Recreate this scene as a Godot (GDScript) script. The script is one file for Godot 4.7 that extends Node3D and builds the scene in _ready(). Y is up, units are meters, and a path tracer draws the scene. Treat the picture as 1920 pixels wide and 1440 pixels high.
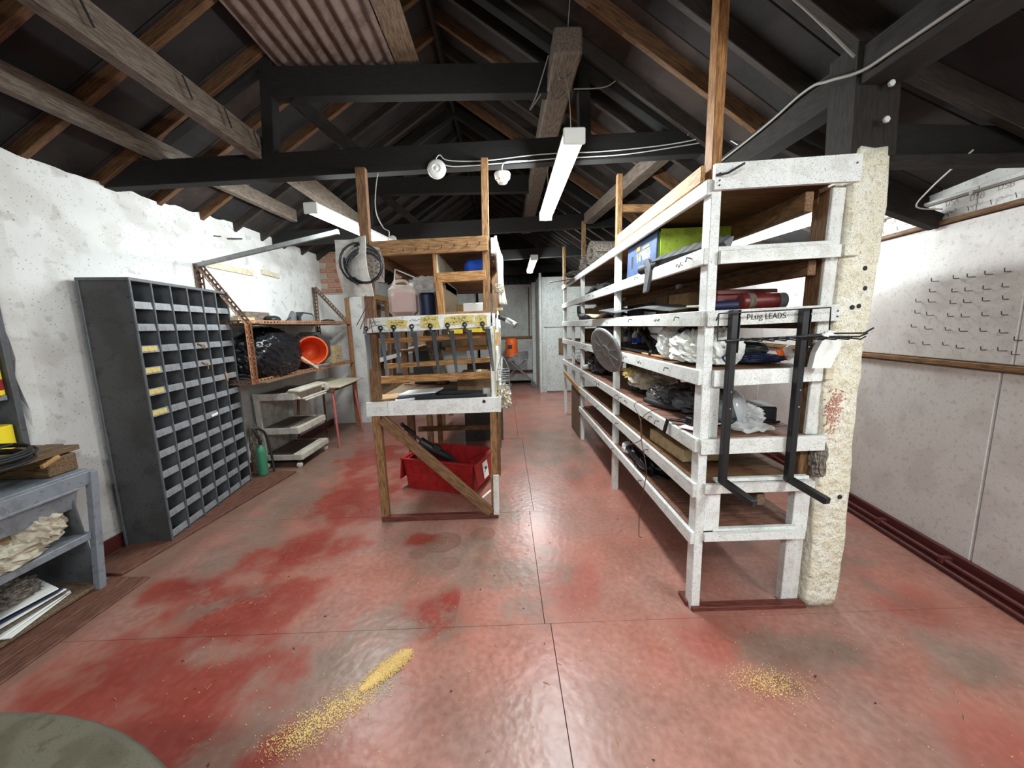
extends Node3D

var M := {}
var taken := {}
var meshes := {}
var F := Transform3D()      # frame that the builders place their shapes in

func _ready() -> void:
	camera_and_air()
	materials()
	room_floor()
	room_walls()
	roof()
	lamps()
	white_rack()
	centre_bench()
	pigeonhole_cabinet()
	grey_bench()
	rusty_shelves()
	left_floor_things()
	far_end()
	rack_contents()
	bench_contents()
	roof_details()
	floor_litter()

# ---------------------------------------------------------------- camera, air
func camera_and_air() -> void:
	var cam := Camera3D.new()
	cam.name = "camera"
	cam.fov = 89.92
	cam.near = 0.02
	cam.far = 60.0
	var fwd := Vector3(-15.0 / 721.0, 109.0 / 721.0, -1.0).normalized()     # the room's depth axis as the lens sees it
	var up := Vector3(-120.0 / 721.0, 4770.0 / 721.0, 1.0)
	up = (up - fwd * up.dot(fwd)).normalized()
	var right := fwd.cross(up)
	add_child(cam)
	cam.transform = Transform3D(Basis(right, up, -fwd).transposed(), Vector3(0, 1.5, 0))
	cam.current = true
	var e := Environment.new()
	e.background_mode = Environment.BG_COLOR
	e.background_color = Color(0.05, 0.05, 0.055)
	e.tonemap_mode = Environment.TONE_MAPPER_LINEAR
	e.tonemap_exposure = EXPOSURE
	e.sdfgi_enabled = true
	e.ssao_enabled = true
	e.ssil_enabled = true
	var w := WorldEnvironment.new()
	w.environment = e
	add_child(w)

const EXPOSURE := 1.0
const TUBE_ENERGY := 3.55
const TUBE_GLOW := 5.0

# ---------------------------------------------------------------- naming
func numbered(n: String) -> String:
	if not taken.has(n):
		taken[n] = 0
		return n
	taken[n] += 1
	return "%s_%03d" % [n, taken[n]]

func tag(o: Node, label: String, category: String, group := "") -> Node:
	o.set_meta("label", label)
	o.set_meta("category", category)
	if group != "":
		o.set_meta("group", group)
	return o

func thing(called: String, label: String, category: String, at := Vector3.ZERO, group := "") -> Node3D:
	var o := Node3D.new()
	o.name = numbered(called)
	add_child(o)
	o.global_transform = F * Transform3D(Basis(), at)
	tag(o, label, category, group)
	return o

func shell(called: String, at := Vector3.ZERO) -> Node3D:
	var o := Node3D.new()
	o.name = numbered(called)
	add_child(o)
	o.position = at
	o.set_meta("kind", "structure")
	return o

func put(parent: Node, called: String, mesh: Mesh, mat: Material, x: Transform3D) -> MeshInstance3D:
	var o := MeshInstance3D.new()
	o.mesh = mesh
	o.material_override = mat
	o.name = numbered(called) if parent == self else called
	parent.add_child(o, true)
	o.global_transform = F * x
	return o

# ---------------------------------------------------------------- shapes
func face(st: SurfaceTool, p: Array, out: Vector3) -> void:
	var n: Vector3 = (p[1] - p[0]).cross(p[2] - p[0])
	if n.length() < 1e-12:
		return
	var q := p.duplicate()
	if n.dot(out) > 0.0:
		q.reverse()
	else:
		n = -n
	n = n.normalized()
	for i in range(1, q.size() - 1):
		for k in [0, i, i + 1]:
			st.set_normal(n)
			st.add_vertex(q[k])

func box_into(st: SurfaceTool, c: Vector3, s: Vector3, ch := 0.0, b := Basis()) -> void:
	var h := s * 0.5
	ch = minf(ch, minf(h.x, minf(h.y, h.z)) * 0.6)
	var at := func(sx: float, sy: float, sz: float, ax: int) -> Vector3:
		var v := Vector3(sx * h.x, sy * h.y, sz * h.z)
		for k in 3:
			if k != ax:
				v[k] -= signf(v[k]) * ch
		return v
	for ax in 3:
		for sg in [-1.0, 1.0]:
			var pts := []
			for uv in [[-1.0, -1.0], [1.0, -1.0], [1.0, 1.0], [-1.0, 1.0]]:
				var s3 := Vector3.ZERO
				s3[ax] = sg
				s3[(ax + 1) % 3] = uv[0]
				s3[(ax + 2) % 3] = uv[1]
				pts.append(c + b * at.call(s3.x, s3.y, s3.z, ax))
			var o := Vector3.ZERO
			o[ax] = sg
			face(st, pts, b * o)
	if ch <= 0.0:
		return
	for ax in 3:      # the twelve edges, each along ax
		var a1 := (ax + 1) % 3
		var a2 := (ax + 2) % 3
		for s1 in [-1.0, 1.0]:
			for s2 in [-1.0, 1.0]:
				var v0 := Vector3.ZERO
				v0[a1] = s1
				v0[a2] = s2
				var lo := v0
				lo[ax] = -1.0
				var hi := v0
				hi[ax] = 1.0
				face(st, [c + b * at.call(lo.x, lo.y, lo.z, a1), c + b * at.call(hi.x, hi.y, hi.z, a1), c + b * at.call(hi.x, hi.y, hi.z, a2), c + b * at.call(lo.x, lo.y, lo.z, a2)], b * v0)
	for sx in [-1.0, 1.0]:
		for sy in [-1.0, 1.0]:
			for sz in [-1.0, 1.0]:
				face(st, [c + b * at.call(sx, sy, sz, 0), c + b * at.call(sx, sy, sz, 1), c + b * at.call(sx, sy, sz, 2)], b * Vector3(sx, sy, sz))

func start() -> SurfaceTool:
	var st := SurfaceTool.new()
	st.begin(Mesh.PRIMITIVE_TRIANGLES)
	return st

func box_mesh(s: Vector3, ch := 0.003) -> ArrayMesh:
	var key := "b%.3f,%.3f,%.3f,%.4f" % [s.x, s.y, s.z, ch]
	if not meshes.has(key):
		var st := start()
		box_into(st, Vector3.ZERO, s, ch)
		meshes[key] = st.commit()
	return meshes[key]

func deg(r: Vector3) -> Basis:
	return Basis.from_euler(r * PI / 180.0)

func bx(parent: Node, called: String, mat: String, c: Vector3, s: Vector3, r := Vector3.ZERO, ch := 0.003) -> MeshInstance3D:
	return put(parent, called, box_mesh(s, ch), M[mat], Transform3D(deg(r), c))

func along(a: Vector3, b: Vector3, up := Vector3.UP) -> Basis:
	var x := (b - a).normalized()
	if absf(x.dot(up)) > 0.98:
		up = Vector3.BACK
	var z := x.cross(up).normalized()
	return Basis(x, z.cross(x), z)

# a straight timber or bar from a to b: w across, h high
func bm(parent: Node, called: String, mat: String, a: Vector3, b: Vector3, w: float, h: float, up := Vector3.UP, ch := 0.003) -> MeshInstance3D:
	return put(parent, called, box_mesh(Vector3(a.distance_to(b), h, w), ch), M[mat], Transform3D(along(a, b, up), (a + b) * 0.5))

# rows of points to a surface
func grid(rows: Array, wrap := false, smooth := true) -> ArrayMesh:
	var nr := rows.size()
	var nc: int = rows[0].size()
	var v := PackedVector3Array()
	var uv := PackedVector2Array()
	var mid := Vector3.ZERO
	for i in nr:
		for j in nc:
			v.append(rows[i][j])
			uv.append(Vector2(float(j) / nc, float(i) / nr))
			mid += rows[i][j]
	mid /= float(v.size())
	var idx := PackedInt32Array()
	for i in nr - 1:
		for j in (nc if wrap else nc - 1):
			var j2 := (j + 1) % nc
			var a := i * nc + j
			var b := i * nc + j2
			var c := (i + 1) * nc + j2
			var d := (i + 1) * nc + j
			idx.append_array([a, b, c, a, c, d])
	var nrm := PackedVector3Array()
	nrm.resize(v.size())
	var vol := 0.0
	for t in range(0, idx.size(), 3):
		var p := v[idx[t]]
		var n := (v[idx[t + 2]] - p).cross(v[idx[t + 1]] - p)
		vol += n.dot(p - mid)
		for k in 3:
			nrm[idx[t + k]] += n
	if vol < 0.0:
		for t in range(0, idx.size(), 3):
			var s := idx[t + 1]
			idx[t + 1] = idx[t + 2]
			idx[t + 2] = s
		for k in nrm.size():
			nrm[k] = -nrm[k]
	if not smooth:
		var fv := PackedVector3Array()
		var fn := PackedVector3Array()
		for t in range(0, idx.size(), 3):
			var n := (v[idx[t + 2]] - v[idx[t]]).cross(v[idx[t + 1]] - v[idx[t]])
			if n.length() < 1e-14:
				continue
			n = n.normalized()
			for k in 3:
				fv.append(v[idx[t + k]])
				fn.append(n)
		v = fv
		nrm = fn
		idx = PackedInt32Array()
		uv = PackedVector2Array()
	else:
		for k in nrm.size():
			nrm[k] = nrm[k].normalized() if nrm[k].length() > 1e-14 else Vector3.UP
	var arr := []
	arr.resize(Mesh.ARRAY_MAX)
	arr[Mesh.ARRAY_VERTEX] = v
	arr[Mesh.ARRAY_NORMAL] = nrm
	if idx.size() > 0:
		arr[Mesh.ARRAY_INDEX] = idx
		arr[Mesh.ARRAY_TEX_UV] = uv
	var m := ArrayMesh.new()
	m.add_surface_from_arrays(Mesh.PRIMITIVE_TRIANGLES, arr)
	return m

func smooth_path(p: Array, steps := 6) -> Array:
	if p.size() < 3:
		return p
	var c := Curve3D.new()
	for i in p.size():
		var t: Vector3 = (p[mini(i + 1, p.size() - 1)] - p[maxi(i - 1, 0)]) / 6.0
		c.add_point(p[i], -t, t)
	var out := []
	for i in p.size() - 1:
		for k in steps:
			out.append(c.sample(i, float(k) / steps))
	out.append(p[p.size() - 1])
	return out

func tube_mesh(p: Array, r: float, sides := 7, r2 := -1.0) -> ArrayMesh:
	var rows := []
	var n := p.size()
	var up := Vector3.UP
	for i in n:
		var t: Vector3 = (p[mini(i + 1, n - 1)] - p[maxi(i - 1, 0)]).normalized()
		if absf(t.dot(up)) > 0.95:
			up = Vector3.RIGHT if absf(t.x) < 0.9 else Vector3.BACK
		var s := t.cross(up).normalized()
		up = s.cross(t).normalized()
		var rr := r if r2 < 0.0 else lerpf(r, r2, float(i) / (n - 1))
		var ring := []
		for k in sides:
			var a := TAU * k / sides
			ring.append(p[i] + (s * cos(a) + up * sin(a)) * rr)
		if i == 0:
			rows.append(dot_row(p[0], sides))
		rows.append(ring)
		if i == n - 1:
			rows.append(dot_row(p[i], sides))
	return grid(rows, true)

func dot_row(p: Vector3, n: int) -> Array:
	var a := []
	for k in n:
		a.append(p)
	return a

# a bent rod, wire or hose through world points
func tb(parent: Node, called: String, mat: String, p: Array, r: float, bend := false, sides := 7, r2 := -1.0) -> MeshInstance3D:
	var q := smooth_path(p) if bend else p
	var o: Vector3 = p[0]
	var rel := []
	for v in q:
		rel.append(v - o)
	return put(parent, called, tube_mesh(rel, r, sides, r2), M[mat], Transform3D(Basis(), o))

func lathe_mesh(prof: Array, seg := 20) -> ArrayMesh:
	var rows := []
	for p in prof:
		var ring := []
		for k in seg:
			ring.append(Vector3(cos(TAU * k / seg) * p[0], p[1], sin(TAU * k / seg) * p[0]))
		rows.append(ring)
	return grid(rows, true)

# profile of [radius, height]; sharp edges need the point twice
func lt(parent: Node, called: String, mat: String, prof: Array, c: Vector3, r := Vector3.ZERO, seg := 20) -> MeshInstance3D:
	return put(parent, called, lathe_mesh(prof, seg), M[mat], Transform3D(deg(r), c))

func can(r: float, h: float, ed := 0.004) -> Array:
	return [[0.0, 0.0], [r - ed, 0.0], [r - ed, 0.0], [r, ed], [r, ed], [r, h - ed], [r, h - ed], [r - ed, h], [r - ed, h], [0.0, h]]

func ring_path(c: Vector3, r: float, n: Vector3, turns := 1.0, drift := Vector3.ZERO, wob := 0.0, start_a := 0.0) -> Array:
	var b := along(Vector3.ZERO, n)
	var out := []
	var steps := int(turns * 22.0)
	for k in steps + 1:
		var a := start_a + TAU * turns * k / steps
		var rr := r * (1.0 + wob * sin(a * 1.37 + start_a))
		out.append(c + b.y * cos(a) * rr + b.z * sin(a) * rr + drift * (float(k) / steps))
	return out

# outline in x, y pushed out along z
func prism_mesh(poly: Array, depth: float) -> ArrayMesh:
	var pv := PackedVector2Array()
	for p in poly:
		pv.append(Vector2(p[0], p[1]))
	var tri := Geometry2D.triangulate_polygon(pv)
	var st := start()
	var hz := depth * 0.5
	for t in range(0, tri.size(), 3):
		for sg in [-1.0, 1.0]:
			var q := []
			for k in 3:
				q.append(Vector3(pv[tri[t + k]].x, pv[tri[t + k]].y, sg * hz))
			face(st, q, Vector3(0, 0, sg))
	var area := 0.0
	for i in pv.size():
		var a := pv[i]
		var b := pv[(i + 1) % pv.size()]
		area += a.x * b.y - b.x * a.y
	for i in pv.size():
		var a := pv[i]
		var b := pv[(i + 1) % pv.size()]
		var o := Vector3(b.y - a.y, a.x - b.x, 0) * signf(area)
		face(st, [Vector3(a.x, a.y, -hz), Vector3(b.x, b.y, -hz), Vector3(b.x, b.y, hz), Vector3(a.x, a.y, hz)], o)
	return st.commit()

func pr(parent: Node, called: String, mat: String, poly: Array, depth: float, c: Vector3, r := Vector3.ZERO) -> MeshInstance3D:
	return put(parent, called, prism_mesh(poly, depth), M[mat], Transform3D(deg(r), c))

func noise(sd: int, freq: float, oct := 3) -> FastNoiseLite:
	var n := FastNoiseLite.new()
	n.seed = sd
	n.frequency = freq
	n.fractal_octaves = oct
	return n

# a crumpled soft lump: bags, rags, sacks
func blob_mesh(s: Vector3, amp: float, freq: float, sd: int, pinch := 0.0, nu := 36, nv := 24, smooth := true) -> ArrayMesh:
	var n := noise(sd, freq, 3)
	n.fractal_type = FastNoiseLite.FRACTAL_RIDGED
	var rows := []
	for i in nv + 1:
		var th := PI * i / nv
		var ring := []
		for j in nu:
			var ph := TAU * j / nu
			var d := Vector3(sin(th) * cos(ph), -cos(th), sin(th) * sin(ph))
			var e := Vector3(signf(d.x) * pow(absf(d.x), 0.8), signf(d.y) * pow(absf(d.y), 0.8), signf(d.z) * pow(absf(d.z), 0.8))
			var p := e * (s * 0.5) * (1.0 + amp * n.get_noise_3dv(d * 10.0))
			if pinch > 0.0 and d.y > 0.3:
				var k := 1.0 - pinch * smoothstep(0.3, 0.95, d.y)
				p.x *= k
				p.z *= k
			p.y = maxf(p.y, -s.y * 0.44)
			ring.append(p + Vector3(0, s.y * 0.44, 0))
		if i == 0 or i == nv:
			var m := Vector3.ZERO
			for q in ring:
				m += q / float(nu)
			ring = dot_row(m, nu)
		rows.append(ring)
	return grid(rows, true, smooth)

func bl(parent: Node, called: String, mat: String, c: Vector3, s: Vector3, amp: float, freq: float, sd: int, pinch := 0.0, r := Vector3.ZERO, smooth := true) -> MeshInstance3D:
	return put(parent, called, blob_mesh(s, amp, freq, sd, pinch, 36, 24, smooth), M[mat], Transform3D(deg(r), c))

# a soft thin sheet, w by d, with real thickness; the rise is a function of x and z
func sheet_mesh(w: float, d: float, thick: float, rise: Callable, nx := 16, nz := 12) -> ArrayMesh:
	var rows := []
	for i in nz + 1:
		var z := d * (float(i) / nz - 0.5)
		var ring := []
		for j in nx + 1:
			var x := w * (float(j) / nx - 0.5)
			ring.append(Vector3(x, rise.call(x, z) + thick, z))
		for j in range(nx, -1, -1):
			var x := w * (float(j) / nx - 0.5)
			ring.append(Vector3(x, rise.call(x, z), z))
		if i == 0:
			rows.append(ring.map(func(_q): return Vector3(0, rise.call(0.0, z), z)))
		rows.append(ring)
		if i == nz:
			rows.append(ring.map(func(_q): return Vector3(0, rise.call(0.0, z), z)))
	return grid(rows, true, false)

# steel angle with slots punched in both faces: length along x, faces in +y and +z
func slotted_mesh(l: float, w := 0.038, pitch := 0.05) -> ArrayMesh:
	var st := start()
	var t := 0.0025
	for f in 2:
		var turn := Basis() if f == 0 else Basis(Vector3.RIGHT, PI / 2)
		for k in [[0.0, w * 0.36], [w * 0.64, w]]:
			box_into(st, turn * Vector3(0, (k[0] + k[1]) * 0.5, 0), Vector3(l, k[1] - k[0], t), 0.0, turn)
		var n := int(l / pitch)
		for i in n:
			var x := -l * 0.5 + (i + 0.5) * l / n
			box_into(st, turn * Vector3(x, w * 0.5, 0), Vector3(pitch * 0.42, w * 0.28, t), 0.0, turn)
	return st.commit()

func slotted(parent: Node, called: String, mat: String, a: Vector3, b: Vector3, up := Vector3.UP, w := 0.038) -> MeshInstance3D:
	return put(parent, called, slotted_mesh(a.distance_to(b), w), M[mat], Transform3D(along(a, b, up), (a + b) * 0.5))

# pen strokes of illegible handwriting, as thin raised ribbons in x, y
func scribble_mesh(w: float, h: float, sd: int, lines := 2, pen := 0.004) -> ArrayMesh:
	var rng := RandomNumberGenerator.new()
	rng.seed = sd
	var st := start()
	for l in lines:
		var x := -w * 0.5 + rng.randf() * w * 0.15
		var y0 := h * (0.5 - (l + 0.5) / lines)
		var end := w * (0.5 - rng.randf() * 0.3)
		var at := Vector2(x, y0)
		while at.x < end:
			var nx := Vector2(at.x + rng.randf_range(0.1, 0.5) * h / lines, y0 + rng.randf_range(-0.36, 0.36) * h / lines)
			if rng.randf() < 0.8:
				var m := (at + nx) * 0.5
				var dd := nx - at
				box_into(st, Vector3(m.x, m.y, 0), Vector3(dd.length() + pen * 0.6, pen, 0.0012), 0.0, Basis(Vector3.BACK, dd.angle()))
			at = nx
	return st.commit()

func text_mesh(s: String, size: float, depth := 0.001, serif := false) -> TextMesh:
	var t := TextMesh.new()
	var f := SystemFont.new()
	f.font_names = PackedStringArray(["Droid Serif" if serif else "Droid Sans"])
	t.font = f
	t.text = s
	t.font_size = 64
	t.pixel_size = size / 64.0
	t.depth = depth
	return t

# ---------------------------------------------------------------- materials
func bytes(w: int, h: int, freq: float, sd: int, oct := 4, ridged := false, cell := false) -> PackedByteArray:
	var n := noise(sd, freq, oct)
	if cell:
		n.noise_type = FastNoiseLite.TYPE_CELLULAR
	if ridged:
		n.fractal_type = FastNoiseLite.FRACTAL_RIDGED
	var im := n.get_seamless_image(w, h)
	im.convert(Image.FORMAT_L8)
	return im.get_data()

# a base colour with layers [noise, from, to, colour, strength] laid over it
func dye(w: int, h: int, base: Color, layers: Array) -> ImageTexture:
	var luts := []
	for l in layers:
		var lut := PackedFloat32Array()
		lut.resize(256)
		for i in 256:
			lut[i] = smoothstep(l[1], l[2], i / 255.0) * l[4]
		luts.append(lut)
	var out := PackedByteArray()
	out.resize(w * h * 3)
	var br := base.r * 255.0
	var bg := base.g * 255.0
	var bb := base.b * 255.0
	for i in w * h:
		var r := br
		var g := bg
		var b := bb
		for k in layers.size():
			var t: float = luts[k][layers[k][0][i]]
			if t > 0.0:
				var c: Color = layers[k][3]
				r += (c.r * 255.0 - r) * t
				g += (c.g * 255.0 - g) * t
				b += (c.b * 255.0 - b) * t
		out[i * 3] = int(r)
		out[i * 3 + 1] = int(g)
		out[i * 3 + 2] = int(b)
	var im := Image.create_from_data(w, h, false, Image.FORMAT_RGB8, out)
	im.generate_mipmaps()
	return ImageTexture.create_from_image(im)

func grey_tex(w: int, h: int, data: PackedByteArray) -> ImageTexture:
	return ImageTexture.create_from_image(Image.create_from_data(w, h, false, Image.FORMAT_L8, data))

func c8(r: int, g: int, b: int) -> Color:
	return Color8(r, g, b)

func plain(key: String, c: Color, rough := 0.6, metal := 0.0, tex: Texture2D = null, scale := Vector3.ONE, world := false) -> StandardMaterial3D:
	var m := StandardMaterial3D.new()
	m.resource_name = key
	m.albedo_color = c
	m.roughness = rough
	m.metallic = metal
	if tex != null:
		m.albedo_texture = tex
		m.uv1_triplanar = true
		m.uv1_world_triplanar = world
		m.uv1_scale = scale
	M[key] = m
	return m

func relief(m: StandardMaterial3D, tex: Texture2D, cm: float) -> void:
	m.heightmap_enabled = true
	m.heightmap_texture = tex
	m.heightmap_scale = cm

func materials() -> void:
	var S := 512
	var coarse := bytes(S, S, 0.006, 1)
	var mid := bytes(S, S, 0.02, 2)
	var fine := bytes(S, S, 0.07, 3, 3)
	var speck := bytes(S, S, 0.19, 4, 2)
	var ridge := bytes(S, S, 0.009, 5, 4, true)
	var ridge2 := bytes(S, S, 0.018, 6, 3, true)
	var grain := bytes(S, S, 0.03, 7, 5)
	var rel_mid := grey_tex(S, S, mid)
	var rel_fine := grey_tex(S, S, fine)
	# chipped white paint on timber: dark nicks, nail holes, rubbed streaks
	var paint := dye(S, S, c8(228, 229, 226), [[coarse, 0.5, 0.8, c8(212, 211, 205), 0.8], [grain, 0.6, 0.8, c8(204, 202, 196), 0.6], [speck, 0.735, 0.8, c8(92, 84, 76), 0.8], [fine, 0.8, 0.84, c8(104, 94, 84), 0.7]])
	for v in 3:
		var m := plain("paint%d" % v, [Color.WHITE, c8(247, 247, 245), c8(240, 238, 236)][v], 0.55, 0.0, paint, Vector3(1.7, 2.4, 2.4))
		m.uv1_offset = Vector3(0.37 * v, 0.21 * v, 0.63 * v)
		relief(m, rel_fine, 0.06)
	# bare timber, grain along local x
	var wood := dye(S, S, c8(232, 226, 218), [[grain, 0.35, 0.7, c8(184, 170, 154), 0.9], [mid, 0.64, 0.74, c8(138, 120, 102), 0.6], [speck, 0.76, 0.82, c8(70, 58, 50), 0.7]])
	var woods := {"pine": c8(200, 152, 96), "pine_b": c8(186, 136, 84), "timber": c8(166, 128, 86), "timber_b": c8(140, 106, 74), "oldwood": c8(132, 112, 92), "deck": c8(138, 100, 66), "deck_b": c8(120, 84, 54), "deck_red": c8(150, 108, 92), "greywood": c8(124, 114, 106), "sootwood": c8(25, 23, 23), "sootwood_b": c8(42, 38, 36), "rafter": c8(116, 84, 54), "rafter_b": c8(56, 48, 43), "palewood": c8(220, 176, 120), "pallet": c8(128, 106, 78), "redwood": c8(120, 60, 50), "floor_plank": c8(126, 84, 70)}
	var k := 0
	for key in woods:
		var m := plain(key, woods[key], 0.7, 0.0, wood, Vector3(0.55, 5.0, 5.0))
		m.uv1_offset = Vector3(0.17 * k, 0.31 * k, 0.11 * k)
		relief(m, rel_fine, 0.08)
		if key.begins_with("soot"):
			m.roughness = 0.92
		k += 1
	var ply := dye(S, S, c8(206, 196, 172), [[grain, 0.4, 0.7, c8(186, 172, 142), 0.8], [speck, 0.73, 0.8, c8(130, 110, 84), 0.5]])
	plain("ply", Color.WHITE, 0.65, 0.0, ply, Vector3(0.8, 2.0, 2.0))
	plain("chipboard", c8(205, 180, 130), 0.75, 0.0, dye(S, S, c8(230, 220, 200), [[fine, 0.5, 0.75, c8(170, 140, 100), 0.8]]), Vector3(4, 4, 4))
	# limewashed plaster: smears, hairline cracks, small dark nicks
	var crack := bytes(1024, 1024, 0.0035, 15, 3, true)
	var wall_c := dye(1024, 1024, c8(216, 215, 212), [[bytes(1024, 1024, 0.004, 11), 0.5, 0.75, c8(200, 197, 192), 0.8], [bytes(1024, 1024, 0.011, 12, 5), 0.68, 0.84, c8(160, 156, 150), 0.4], [bytes(1024, 1024, 0.09, 13, 2), 0.825, 0.86, c8(84, 78, 74), 0.75], [crack, 0.988, 0.998, c8(130, 124, 118), 0.6]])
	var pm := plain("plaster", Color.WHITE, 0.85, 0.0, wall_c, Vector3(0.55, 0.55, 0.55), true)
	relief(pm, rel_mid, 0.5)
	var board_c := dye(1024, 1024, c8(226, 221, 217), [[bytes(1024, 1024, 0.004, 21), 0.45, 0.75, c8(214, 207, 203), 0.8], [bytes(1024, 1024, 0.03, 22, 5), 0.6, 0.8, c8(194, 186, 181), 0.55], [bytes(1024, 1024, 0.14, 23, 2), 0.79, 0.85, c8(128, 118, 112), 0.6], [bytes(1024, 1024, 0.01, 24, 4, true), 0.982, 0.997, c8(150, 142, 136), 0.55]])
	relief(plain("wallboard", Color.WHITE, 0.7, 0.0, board_c, Vector3(0.7, 0.7, 0.7)), rel_fine, 0.05)
	# cream limewash flaking off the post
	var post_c := dye(S, S, c8(226, 219, 198), [[coarse, 0.45, 0.7, c8(232, 228, 214), 0.9], [mid, 0.62, 0.72, c8(204, 194, 166), 0.7], [ridge2, 0.92, 0.985, c8(124, 110, 88), 0.75], [fine, 0.7, 0.78, c8(150, 136, 110), 0.6], [speck, 0.72, 0.78, c8(84, 74, 62), 0.8]])
	relief(plain("limewash", Color.WHITE, 0.85, 0.0, post_c, Vector3(2.0, 2.0, 2.0)), rel_mid, 1.0)
	# roof lining: sooty sheets, each a little different
	var soot := dye(S, S, c8(200, 192, 188), [[coarse, 0.4, 0.7, c8(150, 142, 138), 0.9], [fine, 0.6, 0.8, c8(240, 230, 220), 0.4]])
	for v in 4:
		plain("lining%d" % v, [c8(50, 46, 46), c8(58, 52, 50), c8(43, 41, 43), c8(72, 61, 55)][v], 0.9, 0.0, soot, Vector3(0.6, 0.6, 0.6))
	plain("corrugated", c8(150, 132, 124), 0.75, 0.2, dye(S, S, c8(205, 195, 190), [[coarse, 0.4, 0.7, c8(150, 132, 120), 0.9], [fine, 0.55, 0.8, c8(235, 228, 222), 0.5]]), Vector3(1.5, 1.5, 1.5))
	plain("corrugated_dark", c8(92, 92, 94), 0.6, 0.3, soot, Vector3(1, 1, 1))
	# metal and plastic
	var grime := dye(S, S, c8(236, 236, 236), [[coarse, 0.5, 0.8, c8(205, 202, 198), 0.9], [mid, 0.66, 0.78, c8(176, 170, 164), 0.5], [speck, 0.76, 0.82, c8(110, 104, 98), 0.5]])
	plain("steel_grey", c8(98, 101, 105), 0.45, 0.0, grime, Vector3(1.5, 1.5, 1.5))
	plain("steel_dark", c8(78, 79, 80), 0.5, 0.0, grime, Vector3(0.5, 0.5, 0.5))
	plain("steel_lip", c8(150, 152, 156), 0.4, 0.0, grime, Vector3(2.5, 2.5, 2.5))
	plain("bench_blue", c8(134, 140, 148), 0.5, 0.0, grime, Vector3(1.5, 1.5, 1.5))
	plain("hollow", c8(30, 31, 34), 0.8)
	plain("rust", c8(206, 160, 126), 0.7, 0.2, dye(S, S, c8(215, 205, 195), [[mid, 0.42, 0.7, c8(140, 96, 70), 0.9], [fine, 0.6, 0.8, c8(96, 66, 52), 0.7]]), Vector3(5, 5, 5))
	plain("rust_dark", c8(156, 134, 118), 0.75, 0.2, dye(S, S, c8(210, 200, 190), [[mid, 0.42, 0.7, c8(120, 90, 74), 0.9]]), Vector3(5, 5, 5))
	plain("beige_metal", c8(196, 194, 184), 0.5, 0.0, grime, Vector3(2, 2, 2))
	plain("cream_plastic", c8(222, 216, 200), 0.5, 0.0, grime, Vector3(2, 2, 2))
	plain("brown_laminate", c8(96, 82, 72), 0.5, 0.0, grime, Vector3(2, 2, 2))
	plain("black_metal", c8(34, 34, 36), 0.38, 0.2)
	plain("gun_metal", c8(50, 50, 53), 0.35, 0.7)
	plain("bright_metal", c8(190, 192, 194), 0.3, 0.9)
	plain("galvanised", c8(160, 162, 162), 0.45, 0.6, grime, Vector3(3, 3, 3))
	plain("black_plastic", c8(26, 26, 28), 0.45)
	plain("black_rubber", c8(30, 30, 31), 0.65)
	plain("bin_bag", c8(24, 24, 27), 0.28)
	plain("grey_plastic", c8(110, 112, 116), 0.5, 0.0, grime, Vector3(3, 3, 3))
	plain("white_plastic", c8(226, 226, 220), 0.4)
	plain("white_cloth", c8(226, 224, 216), 0.85, 0.0, grime, Vector3(3, 3, 3))
	plain("dirty_cloth", c8(206, 196, 176), 0.9, 0.0, grime, Vector3(3, 3, 3))
	plain("grey_cloth", c8(150, 140, 132), 0.9, 0.0, dye(S, S, c8(225, 222, 218), [[mid, 0.5, 0.62, c8(120, 110, 104), 0.9]]), Vector3(4, 4, 4))
	plain("paper", c8(232, 230, 224), 0.8)
	plain("pink_paper", c8(232, 208, 210), 0.8)
	plain("card", c8(186, 152, 106), 0.8, 0.0, grime, Vector3(3, 3, 3))
	plain("card_dark", c8(128, 100, 72), 0.8, 0.0, grime, Vector3(3, 3, 3))
	plain("card_buff", c8(206, 182, 138), 0.8, 0.0, grime, Vector3(3, 3, 3))
	plain("yellow_label", c8(222, 200, 120), 0.7, 0.0, grime, Vector3(6, 6, 6))
	plain("yellow", c8(246, 218, 40), 0.5)
	plain("ink", c8(58, 54, 54), 0.7)
	plain("faint_ink", c8(172, 160, 156), 0.8)
	plain("blue_ink", c8(36, 44, 96), 0.6)
	plain("crate_red", c8(176, 34, 34), 0.42, 0.0, grime, Vector3(3, 3, 3))
	plain("can_red", c8(116, 36, 32), 0.4, 0.0, grime, Vector3(3, 3, 3))
	plain("tub_orange", c8(214, 84, 36), 0.45)
	plain("bright_orange", c8(240, 104, 30), 0.5)
	plain("lime", c8(176, 206, 40), 0.6, 0.0, grime, Vector3(2, 2, 2))
	plain("box_blue", c8(48, 74, 118), 0.6, 0.0, grime, Vector3(2, 2, 2))
	plain("cap_blue", c8(30, 84, 196), 0.7)
	plain("navy", c8(26, 34, 66), 0.5)
	plain("can_green", c8(60, 128, 96), 0.4)
	plain("leg_pink", c8(190, 98, 96), 0.5)
	plain("overspray", c8(218, 166, 146), 0.9, 0.0, grime, Vector3(8, 8, 8))
	plain("skirting", c8(96, 40, 36), 0.55, 0.0, grime, Vector3(2, 2, 2))
	plain("brick", c8(176, 108, 82), 0.9, 0.0, grime, Vector3(4, 4, 4))
	plain("brick_b", c8(188, 140, 116), 0.9, 0.0, grime, Vector3(4, 4, 4))
	plain("mortar", c8(170, 158, 146), 0.95)
	plain("cable_white", c8(206, 206, 202), 0.5)
	plain("cable_grey", c8(140, 136, 130), 0.6)
	plain("copper_wire", c8(104, 74, 60), 0.5, 0.3)
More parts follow.
